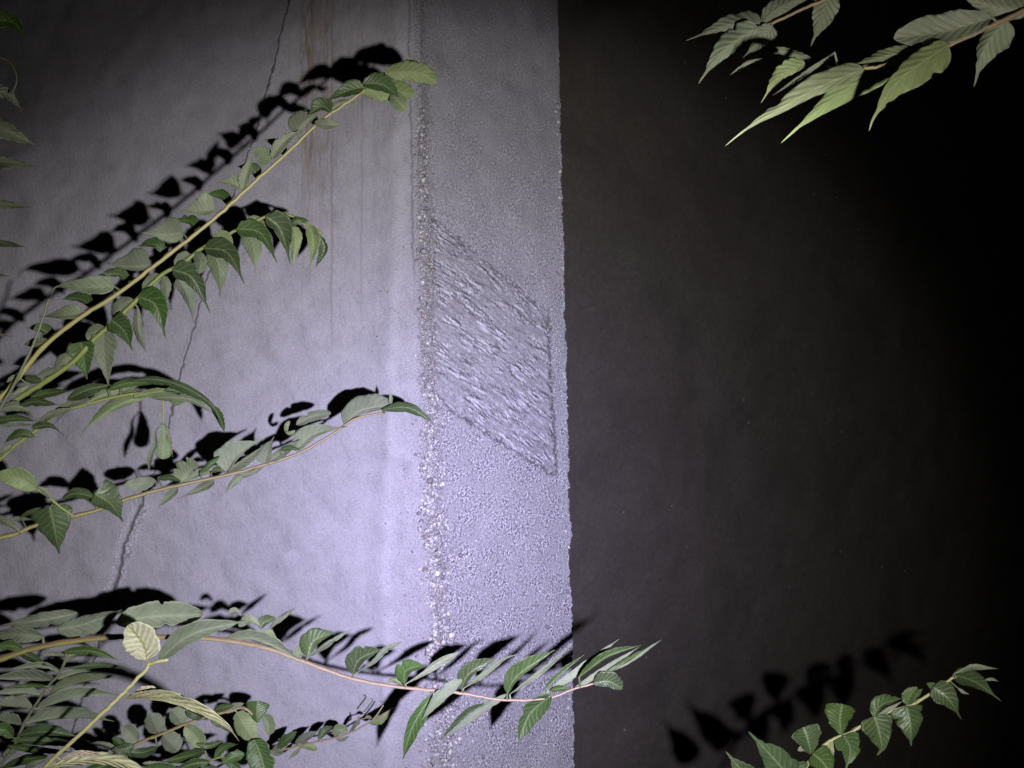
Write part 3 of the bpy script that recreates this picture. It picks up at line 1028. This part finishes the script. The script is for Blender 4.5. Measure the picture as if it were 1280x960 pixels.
# --- B: drooping frond under A
B = Branch('leafy_frond', 'bright green drooping frond with hanging pointed leaflets just below the long rising stem',
           'frond', (0, 520), 1.72, x0=0, x1=420, d1=1.86)
B.stem([(-200, 690), (-40, 540), (20, 500), (55, 478), (92, 452), (118, 424), (140, 405), (168, 378), (200, 345), (230, 328), (250, 312), (270, 302), (295, 288), (325, 274), (345, 266), (365, 270), (380, 280), (392, 284), (402, 292)], 4.6, 1.5, M_ST_G)
B.leaves([
    ([(131, 409), (119, 415), (109, 425)], 9, 9, 'u', 'o'),
    ([(129, 416), (130, 445), (136, 484)], 18, 16, 'u', 'h'),
    ([(101, 427), (105, 450), (109, 475)], 16, 19, 't', 'h'),
    ([(166, 374), (152, 382), (143, 395)], 9, 9, 'u', 'o'),
    ([(172, 384), (174, 415), (183, 441)], 5, 7, 'u', 'e'),
    ([(139, 400), (155, 414), (165, 438)], 16, 13, 't', 'h'),
    ([(201, 344), (190, 351), (179, 363)], 8, 8, 'u', 'o'),
    ([(203, 344), (208, 356), (208, 373)], 6, 8, 'u', 'o'),
    ([(222, 347), (235, 370), (242, 404)], 13, 8, 'u', 'r'),
    ([(174, 371), (195, 383), (207, 424)], 18, 12, 't', 'r'),
    ([(237, 317), (228, 322), (219, 333)], 7, 7, 'u', 'o'),
    ([(243, 315), (251, 326), (249, 342)], 8, 9, 'y', 'o'),
    ([(268, 313), (275, 340), (275, 374)], 12, 13, 'y', 'r'),
    ([(216, 337), (241, 349), (263, 392)], 16, 10, 't', 'r'),
    ([(264, 303), (280, 296), (293, 311)], 8, 8, 'y', 'e'),
    ([(311, 289), (318, 315), (320, 344)], 12, 12, 'y', 'r'),
    ([(256, 310), (285, 317), (306, 356)], 15, 10, 't', 'r'),
    ([(305, 281), (320, 276), (333, 287)], 7, 6, 'y', 'e'),
    ([(367, 283), (369, 305), (364, 335)], 9, 9, 'y', 'r'),
    ([(296, 286), (326, 292), (347, 330)], 13, 10, 't', 'r'),
    ([(333, 271), (351, 289), (363, 331)], 18, 8, 't', 'r'),
    ([(362, 284), (371, 276), (386, 276)], 5, 5, 't', 'e'),
    ([(366, 278), (372, 277), (379, 280)], 3, 3, 'y', 'o', dict(dz=-.02)),
    ([(388, 283), (392, 305), (387, 337)], 9, 8, 'y', 'r'),
    ([(396, 291), (406, 310), (394, 335)], 4, 8, 't', 'e'),
    ([(93, 445), (80, 450), (67, 463)], 6, 8, 'u', 'e'),
    ([(67, 461), (57, 467), (46, 471)], 5, 6, 'u', 'e'),
])

# --- C: arching frond at the left, middle height
C_ = Branch('leafy_frond', 'arching frond of long narrow leaflets at left, its tip curling down beside the crack',
            'frond', (0, 572), 1.68, x0=0, x1=280, d1=1.80)
C_.stem([(-200, 700), (-30, 592), (0, 574), (20, 556), (45, 538), (62, 524), (85, 512), (110, 505), (140, 497), (170, 492), (200, 490), (226, 488)], 2.8, 1.6, M_ST_G)
C_.stem([(203, 492), (204, 510), (204, 531)], 1.3, 1.0, M_ST_G, name='stalk')
C_.leaves([
    ([(0, 512), (20, 508), (42, 516)], 7, 6, 'u', 'e'),
    ([(38, 497), (60, 491), (89, 488)], 5, 6, 't', 'e'),
    ([(25, 506), (45, 502), (74, 506)], 5, 6, 't', 'e'),
    ([(84, 499), (110, 487), (140, 481)], 7, 9, 't', 'e'),
    ([(-10, 527), (20, 523), (47, 527)], 5, 4, 't', 'e'),
    ([(-10, 532), (20, 531), (48, 531)], 2, 2, 'u', 'l'),
    ([(46, 530), (65, 518), (93, 509)], 5, 5, 'g', 'e'),
    ([(68, 513), (90, 504), (117, 497)], 4, 4, 'g', 'e'),
    ([(40, 534), (62, 532), (81, 545)], 5, 4, 't', 'r'),
    ([(43, 546), (25, 543), (4, 554)], 4, 7, 't', 'e'),
    ([(15, 556), (8, 562), (-10, 570)], 4, 4, 'g', 'e'),
    ([(183, 494), (145, 508), (112, 531), (99, 547)], 5, 13, 'y', 'r'),
    ([(112, 501), (135, 491), (178, 481)], 6, 5, 'y', 'e'),
    ([(135, 487), (160, 479), (205, 478)], 6, 5, 't', 'e'),
    ([(150, 478), (190, 474), (225, 482), (262, 504), (281, 536)], 5, 7, 't', 'l'),
    ([(165, 497), (195, 490), (228, 489)], 5, 5, 'y', 'e'),
    ([(188, 497), (215, 497), (240, 500), (269, 518)], 6, 5, 'u', 'e'),
    ([(205, 488), (232, 487), (256, 499)], 5, 5, 't', 'e'),
    ([(264, 507), (274, 521), (281, 542)], 6, 5, 't', 'e'),
    ([(211, 500), (220, 504), (231, 503)], 3, 3, 'y', 'e'),
    ([(202, 529), (194, 540), (193, 556), (187, 570), (186, 588)], 5, 3, 'u', 'w', dict(name='withered_leaflet')),
    ([(204, 528), (205, 550), (203, 574)], 10, 8, 'y', 'v', dict(name='withered_leaflet', fa=0.6, fb=-0.5)),
    ([(207, 530), (212, 552), (216, 572)], 3, 3, 'g', 'e', dict(name='withered_leaflet')),
])

# --- D: middle branch ending at the aggregate corner
D_ = Branch('leafy_branch', 'middle branch sweeping to the pier corner, with one green pointed leaflet at its tip',
            'branch', (0, 672), 1.70, x0=0, x1=540, d1=2.0)
D_.stem([(-200, 745), (-40, 685), (0, 672), (20, 667), (46, 656), (92, 645), (120, 638), (158, 624), (200, 612), (240, 603), (290, 592), (330, 581), (370, 568), (400, 552), (420, 540), (445, 523), (480, 516)], 3.4, 1.2, M_ST_O)
D_.stem([(92, 645), (76, 634), (62, 622), (45, 610)], 1.6, 1.8, M_ST_G, name='stalk', dz=-0.03)
D_.leaves([
    ([(46, 611), (22, 598), (-12, 594)], 13, 14, 'y', 'e', dict(dz=-0.06)),
    ([(64, 623), (56, 614), (47, 608)], 4, 4, 'u', 'e', dict(dz=-0.04)),
    ([(118, 622), (95, 617), (74, 625)], 6, 8, 't', 'e'),
    ([(62, 633), (68, 660), (74, 693)], 26, 25, 't', 'h', dict(dz=-0.02)),
    ([(-12, 645), (12, 655), (33, 673)], 6, 5, 'g', 'r'),
    ([(8, 651), (25, 648), (43, 650)], 3, 3, 'u', 'e'),
    ([(26, 646), (38, 640), (52, 634)], 3, 3, 't', 'e'),
    ([(118, 617), (138, 630), (154, 653)], 24, 13, 't', 'h', dict(dz=-0.02)),
    ([(116, 618), (125, 613), (135, 611)], 3, 3, 'u', 'e'),
    ([(194, 600), (174, 605), (156, 606)], 9, 8, 'u', 'o'),
    ([(198, 599), (212, 597), (227, 602)], 4, 4, 't', 'e'),
    ([(226, 604), (234, 591), (249, 581)], 18, 4, 'u', 'o'),
    ([(230, 602), (246, 593), (271, 589)], 5, 4, 'u', 'e'),
    ([(250, 591), (262, 581), (275, 570)], 4, 4, 't', 'e'),
    ([(264, 590), (272, 587), (280, 589)], 4, 3, 't', 'e'),
    ([(282, 590), (298, 568), (331, 547)], 24, 4, 'u', 'r'),
    ([(284, 589), (306, 574), (333, 555)], 2, 9, 'u', 'e'),
    ([(330, 580), (335, 562), (343, 545)], 14, 8, 'u', 'r'),
    ([(336, 577), (353, 565), (376, 549)], 6, 7, 'u', 'e'),
    ([(350, 563), (361, 560), (375, 562)], 4, 3, 't', 'e'),
    ([(370, 562), (394, 542), (436, 533)], 15, 6, 'u', 'r'),
    ([(370, 531), (389, 521), (414, 516)], 7, 6, 'u', 'o'),
    ([(358, 541), (358, 533), (362, 526)], 3, 3, 'y', 'o'),
    ([(357, 540), (363, 541), (369, 538)], 2, 3, 'y', 'o'),
    ([(430, 532), (450, 514), (491, 505)], 18, 5, 'u', 'o'),
    ([(478, 512), (511, 510), (544, 530)], 7, 6, 't', 'e'),
    ([(488, 508), (489, 499), (488, 489)], 3, 2, 'u', 'l'),
    ([(222, 610), (212, 620), (198, 634)], 5, 6, 'u', 'r'),
    ([(268, 602), (248, 612), (222, 624)], 5, 6, 'u', 'r'),
    ([(303, 594), (293, 602), (281, 617)], 5, 5, 'u', 'r'),
    ([(329, 583), (310, 592), (290, 600)], 4, 3, 'u', 'e'),
])

# --- E: long bottom branch crossing to the dark wall
E_ = Branch('leafy_branch', 'long reddish bottom branch crossing the pier, folded leaflets at its tip against the dark wall',
            'branch', (0, 824), 1.62, x0=0, x1=800, d1=1.70)
E_.stem([(-200, 905), (-40, 838), (0, 824), (40, 811), (80, 803), (120, 798), (150, 796), (200, 796), (225, 797), (260, 798), (300, 803), (340, 812), (375, 825), (430, 845), (462, 853), (500, 859), (545, 863), (575, 866), (620, 874), (660, 875), (692, 871), (715, 862), (743, 854)], 4.6, 1.2, M_ST_P)
E_.leaves([
    ([(97, 766), (60, 774), (3, 781)], 10, 10, 'u', 'e'),
    ([(54, 796), (25, 793), (-14, 796)], 10, 10, 'u', 'e'),
    ([(29, 812), (12, 807), (-10, 810)], 6, 7, 't', 'e'),
    ([(70, 787), (105, 780), (154, 762)], 10, 16, 'u', 'e', dict(dz=0.03)),
    ([(145, 779), (190, 771), (254, 768)], 19, 14, 'u', 'o', dict(dz=-0.01)),
    ([(199, 825), (240, 793), (307, 776)], 15, 10, 'u', 'e', dict(dz=-0.02)),
    ([(282, 799), (325, 800), (377, 826)], 12, 3, 'u', 'e'),
    ([(330, 798), (336, 791), (346, 802)], 5, 4, 'y', 'e', dict(dz=-.02)),
    ([(298, 783), (312, 775), (327, 784)], 7, 5, 'u', 'e'),
    ([(285, 768), (293, 763), (302, 770)], 4, 3, 'u', 'e'),
    ([(325, 786), (331, 778), (345, 772)], 9, 4, 't', 'e'),
    ([(335, 787), (352, 773), (371, 758)], 4, 3, 'g', 'l'),
    ([(384, 821), (393, 801), (419, 791)], 16, 6, 't', 'e'),
    ([(385, 822), (406, 806), (425, 794), (441, 786)], 2, 5, 'u', 'l'),
    ([(371, 826), (374, 815), (385, 811)], 7, 6, 'u', 'o'),
    ([(441, 843), (450, 824), (478, 811)], 16, 6, 't', 'e'),
    ([(443, 843), (466, 827), (482, 811), (503, 802)], 3, 5, 'u', 'w'),
    ([(484, 853), (492, 850), (504, 857)], 3, 3, 'y', 'e'),
    ([(505, 854), (508, 838), (532, 831)], 13, 6, 't', 'e'),
    ([(507, 855), (530, 841), (548, 828), (574, 815)], 4, 6, 'u', 'w'),
    ([(578, 849), (553, 866), (526, 901)], 9, 7, 'u', 'e', dict(dz=-0.02, fa=0.15, fb=-0.1, z1=0.0)),
    ([(540, 868), (516, 908), (503, 951)], 11, 8, 't', 'e', dict(dz=0.0)),
    ([(577, 860), (588, 841), (622, 822)], 13, 5, 't', 'e'),
    ([(579, 861), (602, 843), (628, 824), (649, 817)], 2, 5, 'u', 'l'),
    ([(634, 867), (600, 888), (549, 927)], 6, 4, 'u', 'e', dict(fa=0.15, fb=-0.15, z1=0.0)),
    ([(606, 880), (585, 892), (549, 926)], 1, 6, 't', 'e'),
    ([(634, 867), (648, 844), (694, 812)], 14, 4, 't', 'e'),
    ([(637, 868), (668, 843), (690, 826), (717, 803)], 1, 6, 'u', 'l'),
    ([(689, 869), (662, 893), (647, 931)], 14, 11, 't', 'e'),
    ([(679, 864), (702, 842), (732, 817)], 5, 1, 't', 'e'),
    ([(682, 866), (715, 843), (750, 816), (775, 798)], 4, 6, 'u', 'e', dict(fa=0.15, fb=-0.15, z1=0.0)),
    ([(724, 846), (760, 820), (803, 806)], 7, 2, 't', 'e'),
    ([(716, 862), (755, 836), (800, 808)], 3, 5, 'u', 'e', dict(fa=0.15, fb=-0.15, z1=0.0)),
    ([(756, 843), (790, 822), (812, 808)], 4, 2, 't', 'e'),
    ([(753, 842), (785, 826), (828, 799)], 3, 4, 'u', 'l', dict(fa=0.15, fb=-0.15, z1=0.0)),
    ([(742, 854), (760, 852), (778, 861)], 13, 7, 't', 'o'),
    ([(688, 863), (700, 861), (714, 860)], 4, 3, 't', 'e'),
])

# --- F: pale young shoot at the bottom left
F_ = Branch('young_shoot', 'pale yellow shoot with a crinkled round leaf and long bleached leaves at the bottom left',
            'shoot', (60, 955), 1.38)
F_.stem([(-10, 1080), (50, 972), (62, 953), (100, 918), (140, 880), (170, 850), (182, 838), (187, 829)], 3.0, 2.2, M_ST_L)
F_.stem([(186, 831), (197, 827), (209, 825)], 2.3, 2.2, M_ST_L, name='stalk')
F_.leaves([
    ([(184, 826), (179, 805), (160, 781)], 23, 21, 'p', 'o', dict(dz=-0.01, fa=-0.35, fb=-0.2)),
    ([(158, 873), (185, 871), (220, 877), (258, 893), (284, 909), (300, 928)], 11, 4, 'p', 'e'),
    ([(167, 871), (185, 866), (202, 869)], 9, 3, 'k', 'o'),
    ([(200, 872), (218, 872), (234, 878)], 7, 6, 'p', 'o'),
    ([(60, 959), (110, 950), (150, 954), (192, 974)], 10, 6, 'p', 'o'),
    ([(76, 950), (100, 943), (128, 945)], 5, 3, 'k', 'o'),
])

# --- G: dark ferny frond
G_ = Branch('fern_like_frond', 'dark feathery frond with narrow leaflets in rows at the bottom left corner',
            'frond', (15, 940), 1.75)
G_.stem([(-60, 1060), (-5, 965), (15, 938), (30, 905), (45, 880), (60, 858), (72, 845), (80, 830), (83, 817)], 2.4, 1.5, M_ST_D)
G_.leaves([
    ([(72, 849), (95, 841), (114, 839)], 6, 2, 'u', 'e'),
    ([(62, 866), (95, 853), (152, 845)], 10, 2, 'y', 'e'),
    ([(46, 886), (85, 873), (115, 869), (153, 869)], 13, 2, 'u', 'e'),
    ([(32, 904), (65, 898), (100, 896), (144, 902)], 14, 2, 'u', 'e'),
    ([(25, 919), (60, 915), (99, 921)], 11, 5, 't', 'e'),
    ([(69, 850), (40, 848), (-14, 848)], 3, 11, 'u', 'e'),
    ([(75, 839), (50, 832), (9, 837)], 3, 5, 'u', 'e'),
    ([(53, 868), (25, 866), (-12, 868)], 2, 10, 'u', 'e'),
    ([(41, 886), (20, 882), (-12, 881)], 2, 13, 'u', 'e'),
    ([(27, 906), (10, 902), (-12, 902)], 2, 12, 'u', 'e'),
    ([(16, 922), (5, 912), (-12, 915)], 9, 9, 't', 'e'),
    ([(4, 943), (18, 936), (33, 937)], 4, 4, 'u', 'e'),
    ([(83, 822), (95, 816), (106, 818)], 3, 3, 'u', 'e'),
    ([(81, 829), (90, 822), (98, 819)], 2, 2, 'u', 'l'),
    ([(82, 819), (65, 817), (48, 822)], 3, 3, 'u', 'e'),
    ([(80, 836), (130, 831), (167, 838)], 3, 4, 't', 'l'),
    ([(78, 815), (115, 814), (150, 826)], 6, 5, 't', 'e'),
    ([(60, 945), (30, 950), (-4, 962)], 6, 6, 't', 'e'),
    ([(30, 961), (45, 953), (60, 948)], 4, 4, 'u', 'e'),
    ([(14, 925), (55, 926), (110, 932)], 6, 6, 't', 'e'),
    ([(10, 932), (50, 938), (90, 940)], 5, 5, 't', 'e'),
    ([(60, 858), (35, 857), (0, 860)], 3, 3, 't', 'e'),
    ([(20, 812), (40, 822), (62, 834)], 6, 6, 't', 'e'),
])

# --- H: flat-leaved frond
H_ = Branch('leafy_frond', 'bottom frond with flat blunt leaflets along a yellow stem, under the bleached leaf',
            'frond', (175, 928), 1.85)
H_.stem([(40, 1010), (120, 955), (175, 928), (200, 918), (240, 902), (265, 894), (290, 888), (306, 885), (322, 900)], 2.2, 1.6, M_ST_Y)
H_.stem([(170, 1020), (240, 962), (265, 950), (280, 945), (297, 938)], 2.0, 1.4, M_ST_G, name='twig')
H_.leaves([
    ([(172, 927), (163, 916), (154, 908)], 13, 10, 'u', 'o'),
    ([(200, 917), (193, 903), (187, 892)], 13, 13, 'u', 'o'),
    ([(229, 905), (222, 895), (214, 887)], 11, 12, 'u', 'o'),
    ([(252, 898), (243, 893), (233, 889)], 7, 6, 't', 'o'),
    ([(204, 919), (213, 928), (223, 939)], 15, 11, 'u', 'o'),
    ([(231, 908), (243, 919), (253, 934)], 12, 12, 'y', 'o'),
    ([(262, 896), (275, 903), (285, 912)], 5, 7, 't', 'e'),
    ([(296, 890), (305, 906), (317, 925)], 15, 13, 'y', 'o'),
    ([(282, 891), (292, 884), (305, 879)], 5, 5, 'g', 'e'),
    ([(266, 889), (278, 884), (293, 882)], 4, 5, 't', 'e'),
    ([(322, 903), (321, 890), (322, 876)], 13, 15, 't', 'v'),
    ([(328, 893), (334, 903), (336, 919)], 10, 5, 'y', 'o'),
    ([(317, 924), (325, 942), (333, 970)], 16, 18, 't', 'o', dict(dz=-0.04)),
    ([(306, 942), (290, 947), (274, 956)], 7, 7, 't', 'e'),
    ([(256, 938), (235, 945), (203, 953)], 8, 7, 't', 'e'),
    ([(197, 934), (175, 941), (148, 938)], 7, 6, 't', 'e'),
    ([(178, 954), (205, 956), (228, 959)], 4, 4, 'u', 'e'),
    ([(168, 931), (155, 936), (138, 938)], 7, 6, 't', 'e'),
    ([(315, 928), (322, 922), (331, 929)], 4, 3, 'u', 'e'),
    ([(268, 947), (280, 934), (298, 930)], 5, 5, 't', 'e'),
    ([(262, 952), (240, 955), (215, 965)], 6, 6, 't', 'e'),
    ([(140, 922), (150, 930), (165, 948)], 6, 6, 't', 'e'),
    ([(150, 938), (128, 930), (112, 929)], 4, 4, 'g', 'e'),
    ([(282, 946), (290, 955), (305, 966)], 6, 6, 't', 'e'),
    ([(245, 930), (262, 932), (280, 926)], 4, 4, 't', 'e'),
    ([(230, 968), (200, 962), (160, 966)], 8, 8, 't', 'e'),
    ([(160, 950), (128, 958), (90, 972)], 8, 8, 't', 'e'),
    ([(250, 958), (270, 966), (300, 975)], 7, 7, 't', 'e'),
    ([(130, 945), (110, 938), (85, 932)], 7, 6, 't', 'e'),
])

# --- I: thin vine
I_ = Branch('thin_vine', 'thin vine with tiny curled leaves creeping right across the bottom of the pier',
            'vine', (340, 940), 2.12)
I_.stem([(250, 985), (310, 948), (340, 940), (355, 937), (375, 932), (400, 926), (420, 922), (440, 915), (455, 907), (470, 898), (485, 889), (493, 885)], 1.5, 0.9, M_ST_P)
I_.stem([(437, 915), (441, 909), (449, 904), (448, 896)], 1.0, 0.8, M_ST_D, name='twig')
I_.stem([(465, 901), (473, 891), (479, 882)], 1.0, 0.7, M_ST_L, name='twig')
I_.stem([(455, 890), (462, 881), (466, 875), (463, 873)], 0.8, 0.6, M_ST_D, name='tendril', dz=0.05)
I_.leaves([
    ([(347, 935), (358, 925), (371, 914)], 7, 6, 't', 'e'),
    ([(369, 931), (382, 922), (399, 913)], 6, 5, 'u', 'e'),
    ([(372, 931), (385, 932), (397, 937)], 4, 5, 'y', 'o'),
    ([(398, 924), (406, 914), (416, 908)], 6, 4, 't', 'e'),
    ([(418, 920), (424, 912), (435, 914)], 7, 6, 'y', 'o'),
    ([(420, 923), (428, 924), (436, 920)], 2, 3, 'u', 'e'),
    ([(462, 904), (475, 898), (489, 887)], 2, 7, 'y', 'e'),
    ([(456, 898), (460, 896), (465, 898)], 2, 2, 'p', 'o'),
    ([(376, 934), (370, 940), (360, 949)], 3, 2, 'u', 'e'),
    ([(440, 914), (445, 905), (450, 898)], 3, 2, 'g', 'e'),
    ([(340, 940), (350, 933), (358, 930)], 4, 4, 'u', 'e'),
    ([(338, 941), (346, 942), (356, 940)], 3, 3, 'u', 'e'),
])

# --- J, K: two branches in the upper right
J_ = Branch('leafy_branch', 'short thin branch with pale pointed leaflets cut by the top edge at the upper right',
            'branch', (1060, -18), 0.64)
J_.stem([(1200, -110), (1060, -18), (1030, 0), (1010, 8), (985, 20), (955, 33)], 2.6, 1.8, M_ST_T)
J_.leaves([
    ([(952, 30), (975, 10), (1026, -12)], 14, 9, 'u', 'e'),
    ([(952, 30), (915, 30), (857, 51)], 9, 15, 'g', 'r', dict(dz=0.0)),
    ([(948, 34), (907, 61), (881, 93), (873, 105)], 13, 18, 'u', 'r', dict(dz=-0.015)),
    ([(965, 32), (950, 51), (928, 73)], 13, 12, 'u', 'r', dict(dz=-0.005)),
    ([(1036, -10), (1026, 24), (1013, 59)], 18, 15, 'u', 'r'),
    ([(953, 73), (933, 80), (912, 94)], 2, 3, 'g', 'l'),
])
K_ = Branch('leafy_branch', 'thick tan branch with large drooping long-tipped leaflets entering from the upper right corner',
            'branch', (1280, 13), 0.58)
K_.stem([(1480, -80), (1310, -2), (1280, 13), (1240, 32), (1200, 50), (1160, 67), (1120, 78), (1085, 85), (1060, 84), (1036, 82)], 4.4, 1.8, M_ST_T)
K_.leaves([
    ([(1292, 12), (1245, 8), (1196, -10)], 16, 24, 'g', 'e'),
    ([(1240, 22), (1185, 38), (1117, 48)], 16, 23, 'g', 'o'),
    ([(1158, 67), (1115, 69), (1067, 81)], 6, 11, 'y', 'e'),
    ([(1068, 82), (1055, 79), (1035, 82)], 3, 3, 'y', 'e'),
    ([(1258, 24), (1231, 60), (1217, 109)], 24, 13, 'u', 'r'),
    ([(1185, 55), (1124, 100), (1094, 143), (1086, 164)], 25, 15, 'y', 'r', dict(fa=0.3, fb=0.2)),
    ([(1120, 78), (1056, 113), (1006, 152), (976, 179)], 17, 15, 'y', 'r', dict(dz=0.025, fa=0.25, fb=0.25)),
    ([(1080, 86), (1020, 111), (962, 144), (930, 164), (906, 183)], 9, 17, 'y', 'r', dict(dz=-0.03, fa=0.2, fb=0.2)),
    ([(952, 63), (980, 64), (1019, 76)], 5, 5, 'u', 'o'),
    ([(1043, 66), (1015, 86), (965, 120)], 3, 3, 'g', 'l', dict(dz=-0.05, z1=0.0)),
    ([(1006, 78), (975, 95), (951, 129)], 7, 13, 'y', 'r', dict(dz=-0.045, z1=0.0, fa=0.2, fb=0.2)),
])

# --- L: bottom right sprig
L_ = Branch('leafy_branch', 'sprig of veined heart-shaped leaves in front of the dark wall at the bottom right',
            'branch', (1010, 955), 1.70)
L_.stem([(930, 1090), (985, 990), (1010, 955), (1022, 940), (1040, 925), (1065, 915), (1092, 897), (1117, 888), (1140, 881), (1160, 869), (1180, 855), (1195, 845)], 2.8, 1.5, M_ST_L)
L_.leaves([
    ([(945, 992), (928, 965), (907, 939)], 18, 18, 't', 'r'),
    ([(990, 975), (965, 946), (935, 914)], 18, 21, 't', 'r', dict(dz=-0.03)),
    ([(1014, 943), (1009, 922), (1004, 909)], 18, 20, 't', 'v', dict(fa=-.5, fb=-.5)),
    ([(1012, 940), (1005, 936), (997, 938)], 3, 4, 'p', 'o'),
    ([(1016, 942), (1030, 955), (1042, 978)], 18, 13, 't', 'r', dict(dz=-0.03)),
    ([(1052, 918), (1050, 900), (1053, 880)], 21, 17, 't', 'v', dict(fa=.4, fb=.4)),
    ([(1055, 919), (1063, 938), (1057, 963)], 16, 17, 't', 'h'),
    ([(1092, 896), (1103, 881), (1128, 873)], 13, 4, 't', 'e'),
    ([(1094, 896), (1110, 886), (1129, 876)], 2, 4, 'g', 'l'),
    ([(1093, 895), (1099, 915), (1102, 934), (1096, 945)], 20, 20, 't', 'h'),
    ([(1133, 883), (1138, 905), (1139, 933)], 19, 22, 't', 'h'),
    ([(1133, 881), (1138, 869), (1147, 859)], 10, 9, 't', 'e'),
    ([(1143, 873), (1148, 867), (1153, 861)], 4, 3, 't', 'e'),
    ([(1166, 859), (1186, 874), (1202, 900)], 16, 14, 't', 'r'),
    ([(1182, 862), (1168, 858), (1158, 854)], 6, 5, 't', 'e'),
    ([(1192, 844), (1220, 853), (1252, 877)], 14, 9, 't', 'r'),
    ([(1193, 842), (1215, 833), (1248, 836)], 3, 5, 'g', 'l'),
    ([(1196, 859), (1204, 865), (1212, 868)], 2, 2, 'u', 'l'),
    ([(1230, 850), (1240, 849), (1248, 852)], 2, 2, 'u', 'l'),
    ([(1041, 946), (1038, 932), (1041, 923)], 4, 4, 'p', 'o'),
    ([(1065, 912), (1074, 909), (1081, 904)], 2, 2, 'p', 'o'),
    ([(1138, 880), (1148, 876), (1158, 871)], 2, 2, 'p', 'o'),
    ([(1010, 955), (1000, 958), (985, 966)], 6, 6, 't', 'e'),
])

# --- M: dim leaf tips on the left edge
M_ = Branch('leafy_frond', 'dim row of narrow leaflet tips poking in at the upper left edge of the picture',
            'frond', (-40, 345), 0.74)
M_.stem([(-150, 520), (-60, 420), (-42, 330), (-40, 200), (-42, 100), (-45, -10)], 2.6, 1.6, M_ST_D)
M_.stem([(-42, 90), (-10, 72), (12, 78), (21, 98), (15, 118)], 1.4, 0.9, M_ST_D, name='tendril')
M_.leaves([
    ([(-40, 30), (10, 26), (27, 40), (30, 49)], 13, 10, 't', 'e'),
    ([(-41, 108), (5, 115), (28, 138)], 9, 10, 'u', 'e'),
    ([(-41, 155), (0, 160), (44, 181)], 11, 13, 'u', 'e'),
    ([(-41, 210), (0, 202), (47, 208)], 7, 10, 'u', 'e'),
    ([(-42, 260), (0, 255), (41, 259)], 6, 7, 'u', 'e'),
    ([(-43, 306), (0, 304), (33, 309)], 5, 6, 'u', 'e'),
    ([(-44, 347), (-15, 344), (13, 345)], 4, 5, 'u', 'e'),
    ([(-60, 415), (-15, 416), (15, 421)], 5, 5, 'u', 'e'),
])
